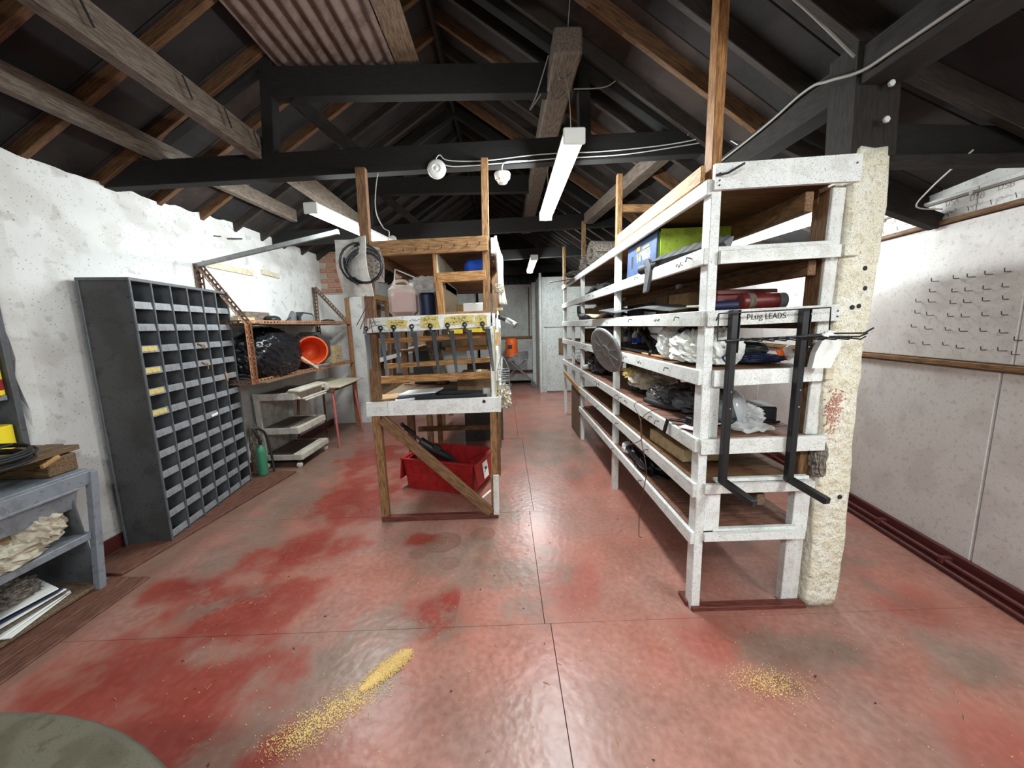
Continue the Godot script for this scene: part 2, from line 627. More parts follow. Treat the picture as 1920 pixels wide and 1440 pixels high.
	plain("table_green", c8(98, 92, 76), 0.6, 0.0, grime, Vector3(2, 2, 2))
	plain("sawdust", c8(222, 188, 122), 0.95)
	plain("panel_white", c8(222, 226, 225), 0.6, 0.0, paint, Vector3(0.5, 0.5, 0.5))
	plain("liquid_red", c8(138, 72, 64), 0.35)
	var pe := plain("polythene", c8(236, 236, 234), 0.25)
	pe.transparency = BaseMaterial3D.TRANSPARENCY_ALPHA
	pe.albedo_color.a = 0.42
	var pj := plain("jug_skin", c8(238, 226, 218), 0.35)
	pj.transparency = BaseMaterial3D.TRANSPARENCY_ALPHA
	pj.albedo_color.a = 0.32
	var lens := plain("lamp_lens", c8(220, 222, 224), 0.08)
	lens.transparency = BaseMaterial3D.TRANSPARENCY_ALPHA
	lens.albedo_color.a = 0.35
	var glow := plain("tube_glow", c8(255, 253, 246), 0.4)
	glow.emission_enabled = true
	glow.emission = c8(255, 251, 240)
	glow.emission_energy_multiplier = TUBE_GLOW
	floor_material()

# the painted floor: red paint, worn and dusty patches where the photograph has them [x, z, half-length x, half-length z, turn]
func floor_material() -> void:
	var w := 1500
	var h := 1500
	var x0 := -2.9
	var wx := 5.8
	var z0 := 0.6
	var wz := 6.0
	var big := bytes(w, h, 0.004, 31, 5)
	var med := bytes(w, h, 0.012, 32, 5)
	var small := bytes(w, h, 0.09, 33, 3)
	var scuff := bytes(w, h, 0.007, 36, 4, true)
	var red := [[-1.35, -1.3, 0.5, 0.5, 0.9], [-1.5, -1.9, 0.42, 0.35, 0.6], [-1.95, -2.15, 0.25, 0.16, 0.0], [-1.45, -2.5, 0.4, 0.3, 0.4], [-1.4, -3.3, 0.5, 0.6, 0.0], [-1.75, -1.5, 0.35, 0.3, 0.0], [-1.6, -4.4, 0.45, 0.7, 0.0], [0.95, -1.62, 0.17, 0.16, 0.4], [0.66, -3.65, 0.12, 0.3, 0.0], [2.1, -1.75, 0.2, 0.15, 0.3], [0.35, -2.05, 0.2, 0.3, 0.0], [-0.95, -1.0, 0.3, 0.3, 0.0], [-0.4, -1.85, 0.2, 0.2, 0.0], [-0.62, -2.55, 0.13, 0.11, 0.0], [1.7, -1.0, 0.4, 0.2, 0.3]]
	var worn := [[-0.75, -1.5, 0.26, 0.35, -0.6], [-0.55, -1.75, 0.3, 0.2, 0.0], [-0.35, -2.35, 0.3, 0.3, 0.0], [0.1, -2.15, 0.22, 0.4, 0.1], [-1.9, -3.1, 0.3, 0.9, 0.1], [-2.1, -4.2, 0.35, 1.2, 0.0], [1.95, -1.45, 0.25, 0.12, 0.3], [-0.1, -2.95, 0.2, 0.35, 0.0], [0.5, -5.0, 0.5, 1.4, 0.0], [-1.62, -2.0, 0.22, 0.1, 0.5], [1.3, -1.55, 0.3, 0.16, 0.0], [-1.0, -1.25, 0.14, 0.3, -0.6], [1.9, -2.4, 0.3, 0.5, 0.2], [-0.9, -3.0, 0.25, 0.2, 0.0]]
	var rings := [[-0.48, -2.53, 0.13], [-0.2, -2.62, 0.09], [-0.4, -2.28, 0.07], [1.13, -1.36, 0.05], [-0.62, -2.4, 0.06]]
	var out := PackedByteArray()
	out.resize(w * h * 3)
	var mask := func(list: Array, nm: int) -> PackedFloat32Array:
		var a := PackedFloat32Array()
		a.resize(w * h)
		for e in list:
			var cx := int((e[0] - x0) / wx * w)
			var cy := int((z0 - e[1]) / wz * h)
			var rx := int(e[2] / wx * w * 1.7)
			var ry := int(e[3] / wz * h * 1.7)
			var rr := maxi(rx, ry)
			var ca := cos(e[4])
			var sa := sin(e[4])
			for y in range(maxi(0, cy - rr), mini(h, cy + rr)):
				for x in range(maxi(0, cx - rr), mini(w, cx + rr)):
					var dx := float(x - cx)
					var dy := float(y - cy)
					var u := (dx * ca + dy * sa) / rx * 1.7
					var v := (dy * ca - dx * sa) / ry * 1.7
					var q := 1.0 - sqrt(u * u + v * v) + 1.5 * (med[(y * w + x + nm) % (w * h)] / 255.0 - 0.5) + 0.5 * (small[y * w + x] / 255.0 - 0.5)
					var i := y * w + x
					a[i] = maxf(a[i], clampf(q * 1.5 + 0.2, 0.0, 1.0))
		return a
	var mr: PackedFloat32Array = mask.call(red, 0)
	var mw: PackedFloat32Array = mask.call(worn, 7777)
	for y in h:
		for x in w:
			var i := y * w + x
			var b := big[i] / 255.0 - 0.5
			var m := med[i] / 255.0 - 0.5
			var s := small[i] / 255.0 - 0.5
			var r := 157.0 + 26.0 * b + 22.0 * m + 26.0 * s
			var g := 109.0 - 6.0 * b + 20.0 * m + 26.0 * s
			var bl2 := 96.0 - 10.0 * b + 20.0 * m + 25.0 * s
			var t := mr[i] * (0.86 if x < w * 0.45 else 0.4)
			r += (132.0 + 26.0 * m + 14.0 * s - r) * t
			g += (52.0 + 26.0 * m + 14.0 * s - g) * t
			bl2 += (43.0 + 24.0 * m + 12.0 * s - bl2) * t
			t = mw[i] * 0.72
			r += (126.0 + 24.0 * m + 16.0 * s - r) * t
			g += (107.0 + 24.0 * m + 16.0 * s - g) * t
			bl2 += (94.0 + 24.0 * m + 16.0 * s - bl2) * t
			var wxm := x0 + wx * x / w
			var wzm := z0 - wz * y / h
			for q in rings:
				var dx: float = wxm - q[0]
				var dz: float = wzm - q[1]
				if absf(dx) < 0.16 and absf(dz) < 0.16:
					var rr: float = sqrt(dx * dx + dz * dz) / q[2] + 0.12 * m
					if rr < 1.0:      # the mark of a paint tin
						var kk := 0.4 if rr > 0.9 else 0.25
						r += (104.0 - r) * kk
						g += (66.0 - g) * kk
						bl2 += (54.0 - bl2) * kk
			if wxm < -2.16:
				t = clampf((-2.16 - wxm) * 8.0 + m * 1.6, 0.0, 0.85)
				r += (128.0 + 24.0 * m - r) * t
				g += (98.0 + 24.0 * m - g) * t
				bl2 += (84.0 + 20.0 * m - bl2) * t
			var sc := maxf(0.0, scuff[i] / 255.0 - 0.965) * (380.0 + 500.0 * m)      # pale scuffs
			r += sc
			g += sc * 1.1
			bl2 += sc * 1.1
			out[i * 3] = int(clampf(r, 0.0, 255.0))
			out[i * 3 + 1] = int(clampf(g, 0.0, 255.0))
			out[i * 3 + 2] = int(clampf(bl2, 0.0, 255.0))
	var im := Image.create_from_data(w, h, false, Image.FORMAT_RGB8, out)
	im.generate_mipmaps()
	var m2 := plain("floor_paint", Color.WHITE, 0.3)
	m2.metallic_specular = 0.42
	m2.albedo_texture = ImageTexture.create_from_image(im)
	relief(m2, grey_tex(w, h, bytes(w, h, 0.06, 35, 3)), 0.14)

# ---------------------------------------------------------------- floor
func room_floor() -> void:
	var f := shell("floor")
	bx(f, "subfloor", "hollow", Vector3(0, -0.09, -4.0), Vector3(9.0, 0.1, 14.0))
	var zs := [2.4, -1.745, -2.94, -5.0, -7.2, -10.7]
	for i in zs.size() - 1:
		var split: float = [0.195, 0.165, 0.2, 0.15, 0.2][i]
		for s in [[-4.2, split - 0.0018], [split + 0.0018, 4.2]]:
			var a := Vector3(s[0], 0, zs[i] - 0.0015)
			var b := Vector3(s[1], 0, zs[i + 1] + 0.0015)
			var st := start()
			var top := [a, Vector3(b.x, 0, a.z), b, Vector3(a.x, 0, b.z)]
			var low := top.map(func(p): return p + Vector3(0, -0.035, 0))
			var n := Vector3.UP
			for t in [[0, 1, 2], [0, 2, 3]]:
				var q := [top[t[0]], top[t[1]], top[t[2]]]
				if (q[1] - q[0]).cross(q[2] - q[0]).dot(n) > 0.0:
					q.reverse()
				for p in q:
					st.set_normal(n)
					st.set_uv(Vector2((p.x + 2.9) / 5.8, (0.6 - p.z) / 6.0))
					st.add_vertex(p)
			for k in 4:
				var p0: Vector3 = top[k]
				var p1: Vector3 = top[(k + 1) % 4]
				var o: Vector3 = (p0 + p1) * 0.5 - (a + b) * 0.5
				var q := [p0, p1, low[(k + 1) % 4], low[k]]
				if (q[1] - q[0]).cross(q[2] - q[0]).dot(o) > 0.0:
					q.reverse()
				for j in [0, 1, 2, 0, 2, 3]:
					st.set_normal(o.normalized())
					st.set_uv(Vector2((q[j].x + 2.9) / 5.8, (0.6 - q[j].z) / 6.0))
					st.add_vertex(q[j])
			put(f, "floor_panel", st.commit(), M["floor_paint"], Transform3D())
	# low boards along the foot of the wall, by the grey bench
	bm(f, "plank", "floor_plank", Vector3(-2.42, 0.008, 0.6), Vector3(-2.43, 0.008, -2.24), 0.12, 0.016)
	bm(f, "plank", "floor_plank", Vector3(-2.285, 0.006, 0.6), Vector3(-2.31, 0.006, -2.24), 0.12, 0.012)
	bm(f, "plank", "floor_plank", Vector3(-2.6, 0.01, -2.28), Vector3(-2.42, 0.01, -4.0), 0.3, 0.02)

# ---------------------------------------------------------------- walls
func room_walls() -> void:
	# limewashed side wall with a ragged top edge, standing between the alcove and the brick nib
	var wl := shell("wall_left", Vector3(-2.8, 0, -4.2))
	var rng := RandomNumberGenerator.new()
	rng.seed = 5
	var rows := []
	var nz := 60
	for i in nz + 1:      # a closed loop round the wall at every step along its length
		var t := float(i) / nz
		var z := lerpf(-2.27, -6.15, t)
		var top := lerpf(2.56, 2.66, smoothstep(0.1, 0.75, t)) + rng.randf_range(-0.012, 0.012)
		var edge := 0.03 * rng.randf() if i == 0 else 0.0
		var ring := []
		for k in 25:
			var y := top * k / 24.0
			var zz := z
			if i == 0:
				zz += rng.randf_range(-0.02, 0.02) - 0.012 * sin(y * 7.0)
			ring.append(Vector3(-2.8 - edge, y, zz))
		ring.append(Vector3(-3.05, top, z))
		ring.append(Vector3(-3.05, 0, z))
		if i == 0 or i == nz:
			var m := Vector3(-2.92, 1.3, z)
			if i == 0:
				rows.append(dot_row(m, ring.size()))
			rows.append(ring)
			if i == nz:
				rows.append(dot_row(m, ring.size()))
		else:
			rows.append(ring)
	put(wl, "plaster_face", grid(rows, true, false), M["plaster"], Transform3D())
	bx(wl, "rear_wall", "plaster", Vector3(-2.95, 1.35, -8.5), Vector3(0.3, 2.7, 4.6))
	bx(wl, "near_wall", "plaster", Vector3(-3.75, 1.35, 0.2), Vector3(0.3, 2.7, 5.2))
	bx(wl, "alcove_return", "plaster", Vector3(-3.35, 1.35, -2.42), Vector3(0.6, 2.7, 0.25))
	bm(wl, "wooden_batten", "ply", Vector3(-2.792, 2.15, -3.78), Vector3(-2.792, 2.15, -4.5), 0.016, 0.06)
	bm(wl, "wooden_batten", "ply", Vector3(-2.79, 2.19, -4.66), Vector3(-2.79, 2.18, -5.0), 0.022, 0.055)
	tb(wl, "nail", "ink", [Vector3(-2.8, 2.435, -3.97), Vector3(-2.76, 2.44, -4.02)], 0.006)
	tb(wl, "nail", "ink", [Vector3(-2.8, 2.45, -4.16), Vector3(-2.72, 2.47, -4.27)], 0.008)
	# brick nib
	bx(wl, "nib", "mortar", Vector3(-2.5, 1.34, -6.29), Vector3(0.62, 2.68, 0.28))
	bx(wl, "nib_plaster", "plaster", Vector3(-2.5, 1.02, -6.143), Vector3(0.6, 2.04, 0.014))
	for r in 8:
		for k in 4:
			var bw := 0.2
			var x := -2.79 + k * 0.215 + (0.1 if r % 2 else 0.0)
			var x1 := minf(x + bw, -2.2)
			if x1 - x < 0.05:
				continue
			bx(wl, "brick", "brick" if (r * 3 + k) % 3 else "brick_b", Vector3((x + x1) * 0.5, 2.1 + r * 0.075, -6.146), Vector3(x1 - x, 0.062, 0.03), Vector3(0, 0, (k + r) % 3 - 1.0), 0.006)
	var bl3 := shell("baseboard_left", Vector3(-2.79, 0, -3))
	bm(bl3, "skirting_strip", "skirting", Vector3(-2.79, 0.05, -2.3), Vector3(-2.79, 0.05, -6.1), 0.02, 0.1)

	# boarded side wall behind the white rack, not quite parallel to it
	var wr := shell("wall_right", Vector3(2.58, 0, -1.69))
	F = Transform3D(Basis(Vector3(0.136, 0, -0.991).normalized(), Vector3.UP, Vector3(0.991, 0, 0.136).normalized()), Vector3(2.58, 0, -1.69))
	bx(wr, "core", "plaster", Vector3(2.5, 1.15, 0.13), Vector3(13.5, 2.3, 0.2))
	var upper: MeshInstance3D = null
	var edges := [-4.2, -2.2, -0.97, 0.23, 1.45, 2.67, 3.89, 5.11, 9.2]
	for i in edges.size() - 1:
		var a: float = edges[i] + 0.003
		var b: float = edges[i + 1] - 0.003
		var u := bx(wr, "upper_panel", "wallboard", Vector3((a + b) * 0.5, 1.635, 0.015), Vector3(b - a, 0.8, 0.03), Vector3.ZERO, 0.004)
		if i == 3:
			upper = u
		bx(wr, "lower_panel", "wallboard", Vector3((a + b) * 0.5 + 0.05, 0.645, 0.02), Vector3(b - a - 0.006, 1.09, 0.03), Vector3(0, 180, 0), 0.004)
		bx(wr, "head_board", "wallboard", Vector3((a + b) * 0.5 + 0.3, 2.13, 0.012), Vector3(b - a, 0.15, 0.03), Vector3(0, 0, 0.2), 0.004)
	bm(wr, "rail", "timber", Vector3(-4.2, 1.215, -0.006), Vector3(9.2, 1.215, -0.006), 0.03, 0.03)
	bm(wr, "peg_rail", "timber_b", Vector3(-4.2, 2.05, -0.012), Vector3(9.2, 2.05, -0.012), 0.05, 0.024)
	for i in 14:
		tb(wr, "nail", "ink", [Vector3(0.2 + i * 0.115, 2.075, -0.02), Vector3(0.2 + i * 0.115, 2.1, -0.03)], 0.0022, false, 4)
	for i in 9:
		put(wr, "pencilled_code", text_mesh("DSB" if i % 3 else "DSA", 0.045, 0.0008), M["faint_ink"], Transform3D(deg(Vector3(0, 180, -2.0 + i)), Vector3(0.25 + i * 0.14, 2.145 + 0.012 * (i % 2), -0.004)))
		put(wr, "pencilled_scrawl", scribble_mesh(0.07, 0.03, 60 + i, 1, 0.0022), M["faint_ink"], Transform3D(deg(Vector3(0, 180, 0)), Vector3(0.25 + i * 0.14, 2.105, -0.004)))
	# bent pegs in the board
	var pegs := [[0.69, 1.705], [0.569, 1.707], [0.479, 1.706], [0.39, 1.709], [0.307, 1.712], [0.698, 1.642], [0.564, 1.631], [0.482, 1.63], [0.389, 1.631], [0.307, 1.635], [0.789, 1.586], [0.692, 1.58], [0.563, 1.564], [0.478, 1.565], [0.385, 1.569], [0.298, 1.572], [0.786, 1.515], [0.691, 1.499], [0.568, 1.49], [0.478, 1.485], [0.379, 1.489], [0.289, 1.492], [0.796, 1.426], [0.689, 1.414], [0.572, 1.409], [0.477, 1.404], [0.377, 1.406], [0.275, 1.399], [0.796, 1.322], [0.689, 1.317], [0.575, 1.32], [0.481, 1.307], [0.363, 1.305], [0.266, 1.306], [0.207, 1.363], [0.208, 1.291]]
	var peg_mesh := tube_mesh([Vector3(0, 0, 0.01), Vector3(0, 0, -0.032), Vector3(0, 0.003, -0.036), Vector3(0, 0.02, -0.038)], 0.0024, 5)
	for p in pegs:
		put(upper, "peg", peg_mesh, M["ink"], Transform3D(deg(Vector3(0, 12.0 * sin(p[0] * 90.0), 6.0 * sin(p[1] * 70.0))), Vector3(p[0], p[1], 0.0)))
	for i in 12:
		tb(wr, "nail", "ink", [Vector3(1.5 + i * 0.15, 1.72 + 0.01 * (i % 3), 0.0), Vector3(1.5 + i * 0.15, 1.725, -0.03)], 0.003, false, 4)
	tb(wr, "conduit", "cable_grey", [Vector3(-2, 2.165, -0.012), Vector3(0.3, 2.17, -0.012), Vector3(1.2, 2.185, -0.012), Vector3(5.0, 2.19, -0.012)], 0.008)
	for i in 4:
		bx(wr, "saddle_clip", "cable_white", Vector3(0.25 + i * 0.3, 2.172, -0.012), Vector3(0.022, 0.022, 0.02))
	var br := shell("baseboard_right", Vector3(2.58, 0, -1.69))
	bm(br, "skirting_strip", "skirting", Vector3(-4.2, 0.055, -0.008), Vector3(9.2, 0.055, -0.008), 0.024, 0.11)
	tb(br, "heating_pipe", "skirting", [Vector3(-4.2, 0.06, -0.055), Vector3(9.2, 0.06, -0.055)], 0.013, false, 10)
	tb(br, "heating_pipe", "skirting", [Vector3(-4.2, 0.022, -0.075), Vector3(9.2, 0.022, -0.075)], 0.013, false, 10)
	for i in 6:
		bx(br, "pipe_clip", "skirting", Vector3(-0.1 + i * 0.46, 0.06, -0.045), Vector3(0.03, 0.04, 0.06))
	F = Transform3D()

	var wf := shell("wall_front", Vector3(0, 0, 2.5))
	bx(wf, "plaster_face", "plaster", Vector3(-0.3, 2.0, 2.5), Vector3(7.6, 4.4, 0.2))

# ---------------------------------------------------------------- roof
const RIDGE_X := -0.52
const RIDGE_Y := 4.15
const PITCH := 0.665

func roof_y(x: float) -> float:
	if x > 1.68:
		return RIDGE_Y - PITCH * 2.2 - (x - 1.68) * 0.42
	return RIDGE_Y - PITCH * absf(x - RIDGE_X)

func roof() -> void:
	var c := shell("ceiling", Vector3(RIDGE_X, RIDGE_Y, -4))
	var i := 0
	var z := 2.5
	while z > -10.6:
		var pitch := 0.45
		var zm := z - pitch * 0.5
		# the sooty lining between two rafters, in two lengths a side
		for s in [[-3.9, -2.2], [-2.2, RIDGE_X], [RIDGE_X, 1.68], [1.68, 3.9]]:
			var a := Vector3(s[0], roof_y(s[0]) + 0.012, zm)
			var b := Vector3(s[1], roof_y(s[1]) + 0.012, zm)
			bm(c, "lining_sheet", "lining%d" % ((i * 7 + int(s[0] * 3.0 + 20.0) * 3) % 4), a, b, pitch - 0.006, 0.02)
		z -= pitch
		i += 1
	var k := 0
	z = -2.05 + 0.45 * 9
	while z > -10.4:
		bm(c, "rafter", "rafter" if k < 14 else "rafter_b", Vector3(-2.9, roof_y(-2.9) - 0.04, z), Vector3(RIDGE_X, RIDGE_Y - 0.04, z), 0.045, 0.075)
		z -= 0.45
		k += 1
	k = 0
	z = -1.83 + 0.365 * 10
	while z > -10.4:
		bm(c, "rafter", "rafter" if k % 3 == 0 and k > 10 and k < 20 else "rafter_b", Vector3(RIDGE_X, RIDGE_Y - 0.05, z), Vector3(1.68, roof_y(1.68) - 0.05, z), 0.04, 0.09)
		if k % 2 == 0:
			bm(c, "rafter", "rafter_b", Vector3(1.6, roof_y(1.68) - 0.03, z), Vector3(3.6, roof_y(3.6) - 0.05, z), 0.045, 0.09)
		z -= 0.365
		k += 1
	bm(c, "ridge_board", "sootwood", Vector3(RIDGE_X, RIDGE_Y - 0.08, 2.4), Vector3(RIDGE_X, RIDGE_Y - 0.08, -10.5), 0.035, 0.17)
	# the trusses
	var n := 0
	for tz in [-1.0, -3.0, -5.0, -7.0, -9.0]:
		var t := thing("roof_truss", ["sooty timber roof truss overhead, out above the viewer", "black tie-beam truss carrying the smoke alarms and the corrugated sheet", "second dark truss back, crossing behind the end of the lit batten", "third dark truss back, seen beyond the racking uprights", "deepest roof truss, close to the corrugated end wall"][n], "roof truss", Vector3(-0.6, 2.58, tz), "roof trusses")
		bm(t, "tie_beam", "sootwood", Vector3(-2.9, 2.615, tz), Vector3(1.75, 2.785, tz), 0.09, 0.165)
		bm(t, "collar_beam", "sootwood", Vector3(-1.56, 3.2, tz), Vector3(0.5, 3.2, tz), 0.09, 0.19)
		bm(t, "queen_post", "sootwood", Vector3(-1.63, 2.69, tz), Vector3(-1.58, 3.38, tz), 0.08, 0.09)
		bm(t, "queen_post", "sootwood", Vector3(0.62, 2.76, tz), Vector3(0.6, 3.34, tz), 0.08, 0.09)
		bm(t, "strut", "sootwood_b", Vector3(-1.42, 3.1, tz), Vector3(-0.98, 2.72, tz), 0.06, 0.085)
		bm(t, "principal_rafter", "sootwood", Vector3(-2.85, 2.6, tz), Vector3(RIDGE_X, RIDGE_Y - 0.12, tz), 0.085, 0.1)
		bm(t, "principal_rafter", "sootwood", Vector3(1.7, 2.6, tz), Vector3(RIDGE_X, RIDGE_Y - 0.12, tz), 0.085, 0.1)
		n += 1
	var p := thing("purlin", "long grey timber purlin with notches, lying beside the queen post", "purlin", Vector3(-1.74, 2.69, -3.0), "purlins")
	bm(p, "beam", "greywood", Vector3(-1.66, 2.78, 1.0), Vector3(-1.76, 2.79, -6.9), 0.07, 0.16)
	for zz in [-1.75, -2.25, -2.55, -2.82]:
		bm(p, "notch_mark", "sootwood_b", Vector3(-1.634, 2.83, zz), Vector3(-1.634, 2.74, zz - 0.05), 0.004, 0.012)
	p = thing("purlin", "weathered pale purlin with a broken end above the whitewashed wall", "purlin", Vector3(-2.42, 2.69, -3.0), "purlins")
	bm(p, "beam", "greywood", Vector3(-2.48, 2.72, 1.0), Vector3(-2.36, 2.80, -4.68), 0.06, 0.13)
	bm(p, "splice_plate", "greywood", Vector3(-2.44, 2.79, -2.45), Vector3(-2.40, 2.80, -4.2), 0.03, 0.1)
	p = thing("purlin", "square grey purlin with a sawn end hanging above the lit batten", "purlin", Vector3(0.43, 3.1, -2.6), "purlins")
	bm(p, "beam", "greywood", Vector3(0.43, 3.175, -2.56), Vector3(0.43, 3.175, -7.1), 0.17, 0.15, Vector3.UP, 0.012)
	tb(p, "nail", "bright_metal", [Vector3(0.40, 3.1, -2.75), Vector3(0.40, 3.07, -2.75)], 0.006)
	p = thing("wall_plate", "dark beam running over the cream post above the white rack", "beam", Vector3(1.62, 2.5, -1.8))
	bm(p, "beam", "sootwood_b", Vector3(1.66, 2.56, 2.3), Vector3(1.64, 2.56, -1.85), 0.17, 0.15)
	bm(p, "beam", "sootwood_b", Vector3(1.62, 2.56, -1.9), Vector3(1.62, 2.56, -10.3), 0.12, 0.15)
	p = thing("knee_brace", "grey slanting brace between the plate and the second truss", "brace", Vector3(1.2, 2.7, -3.6))
	bm(p, "beam", "greywood", Vector3(1.36, 2.86, -3.08), Vector3(1.06, 2.76, -4.9), 0.11, 0.12)
	p = thing("aisle_tie", "slim dark tie joining the cream post to the boarded wall", "beam", Vector3(2.2, 2.17, -1.87))
	bm(p, "beam", "sootwood_b", Vector3(1.7, 2.2, -1.87), Vector3(2.62, 2.2, -1.87), 0.05, 0.05)
	bm(p, "gusset_board", "sootwood", Vector3(1.74, 2.3, -1.9), Vector3(2.58, 2.27, -1.9), 0.02, 0.16)
	bm(p, "knee", "sootwood_b", Vector3(2.1, 2.24, -2.4), Vector3(2.66, 2.06, -2.42), 0.06, 0.09)
	# loose corrugated sheet lying on the collar beams
	var rows := []
	for zi in 2:
		for side in 1:
			pass
	var prof := []
	var nc := 96
	for s in nc + 1:
		var u := float(s) / nc
		prof.append(Vector2(-1.53 + 0.82 * u, 3.325 + 0.016 * sin(u * TAU * 9.0)))
	for zi in [-0.6, -3.05]:
		var ring := []
		for q in prof:
			ring.append(Vector3(q.x + 0.53 + 0.6, q.y - 3.32, zi))
		for s in range(nc, -1, -1):
			ring.append(Vector3(prof[s].x + 0.53 + 0.6, prof[s].y - 3.32 + 0.003, zi))
		rows.append(ring)
	var cs := thing("roofing_sheet", "loose corrugated sheet laid across the black collar beam", "roofing sheet", Vector3(-1.13, 3.32, -1.8))
	put(cs, "corrugated_panel", grid(rows, true, true), M["corrugated"], Transform3D(Basis(), Vector3(-1.13, 3.32, 0)))
	bm(cs, "edge_board", "oldwood", Vector3(-0.62, 3.33, -0.6), Vector3(-0.62, 3.33, -3.05), 0.16, 0.022)

# ---------------------------------------------------------------- lamps
func batten(label: String, a: Vector3, b: Vector3, power: float) -> void:
	var t := thing("fluorescent_batten", label, "ceiling light", (a + b) * 0.5, "fluorescent battens")
	var bs := along(a, b)
	var l := a.distance_to(b)
	var mid := (a + b) * 0.5
	put(t, "housing", box_mesh(Vector3(l, 0.035, 0.11), 0.006), M["white_plastic"], Transform3D(bs, mid + Vector3(0, 0.062, 0)))
	for e in [a, b]:
		put(t, "end_cap", box_mesh(Vector3(0.02, 0.085, 0.12), 0.006), M["white_plastic"], Transform3D(bs, e + Vector3(0, 0.04, 0)))
	var rows := []
	for s in [-0.5, 0.5]:
		var ring := []
		for k in 14:
			var an := PI * k / 13.0
			ring.append(Vector3(s * (l - 0.03), 0.044 - sin(an) * 0.05, cos(an) * 0.06))
		if s < 0.0:
			rows.append(dot_row(Vector3(s * (l - 0.03), 0.03, 0), 14))
		rows.append(ring)
		if s > 0.0:
			rows.append(dot_row(Vector3(s * (l - 0.03), 0.03, 0), 14))
	put(t, "diffuser", grid(rows, true), M["tube_glow"], Transform3D(bs, mid))
	# the tube shines down and to both sides of the diffuser
	for f in 3:
		var li := AreaLight3D.new()
		li.name = ["tube_light", "tube_light_side", "tube_light_other_side"][f]
		li.area_size = Vector2(l - 0.05, 0.11 if f == 0 else 0.06)
		li.light_color = Color(0.95, 0.99, 1.0)
		li.light_energy = power
		li.area_range = 14.0
		li.area_attenuation = 2.0
		li.shadow_enabled = true
		t.add_child(li)
		var side: float = [0.0, 1.0, -1.0][f]
		var back := bs.y if f == 0 else (-bs.z * side + bs.y * 0.5).normalized()      # a lamp shines along its -z
		var b2 := Basis(bs.x, back.cross(bs.x), back)
		li.global_transform = Transform3D(b2, mid + (Vector3(0, -0.014, 0) if f == 0 else bs.z * side * 0.07 + Vector3(0, 0.02, 0)))

func lamps() -> void:
	batten("bright batten hanging on wires in the middle of the roof", Vector3(0.41, 2.47, -2.26), Vector3(0.42, 2.47, -3.8), TUBE_ENERGY)
	batten("lit batten hanging beside the hood of the bench, held by the steel strut", Vector3(-1.47, 2.4, -3.18), Vector3(-1.23, 2.4, -4.66), TUBE_ENERGY * 0.85)
	batten("lit batten behind the white rack, along the boarded wall", Vector3(2.36, 2.2, -2.86), Vector3(2.22, 2.2, -4.4), TUBE_ENERGY * 0.38)
	batten("small distant lit batten before the corrugated end wall", Vector3(0.5, 2.5, -6.2), Vector3(0.53, 2.5, -7.7), TUBE_ENERGY)
	batten("batten along the boarded wall, above the viewer's shoulder", Vector3(2.02, 2.25, 0.95), Vector3(2.2, 2.25, -0.55), TUBE_ENERGY * 0.92)
	batten("batten hanging crosswise behind the viewer", Vector3(-1.2, 2.6, 0.9), Vector3(0.3, 2.6, 0.9), TUBE_ENERGY * 1.05)

# ---------------------------------------------------------------- white rack
const RACK_AT := Vector3(0.94, 0, -1.80)

func rack_frame() -> Transform3D:
	return Transform3D(Basis(Vector3.UP, -0.5 * PI / 180.0), RACK_AT)

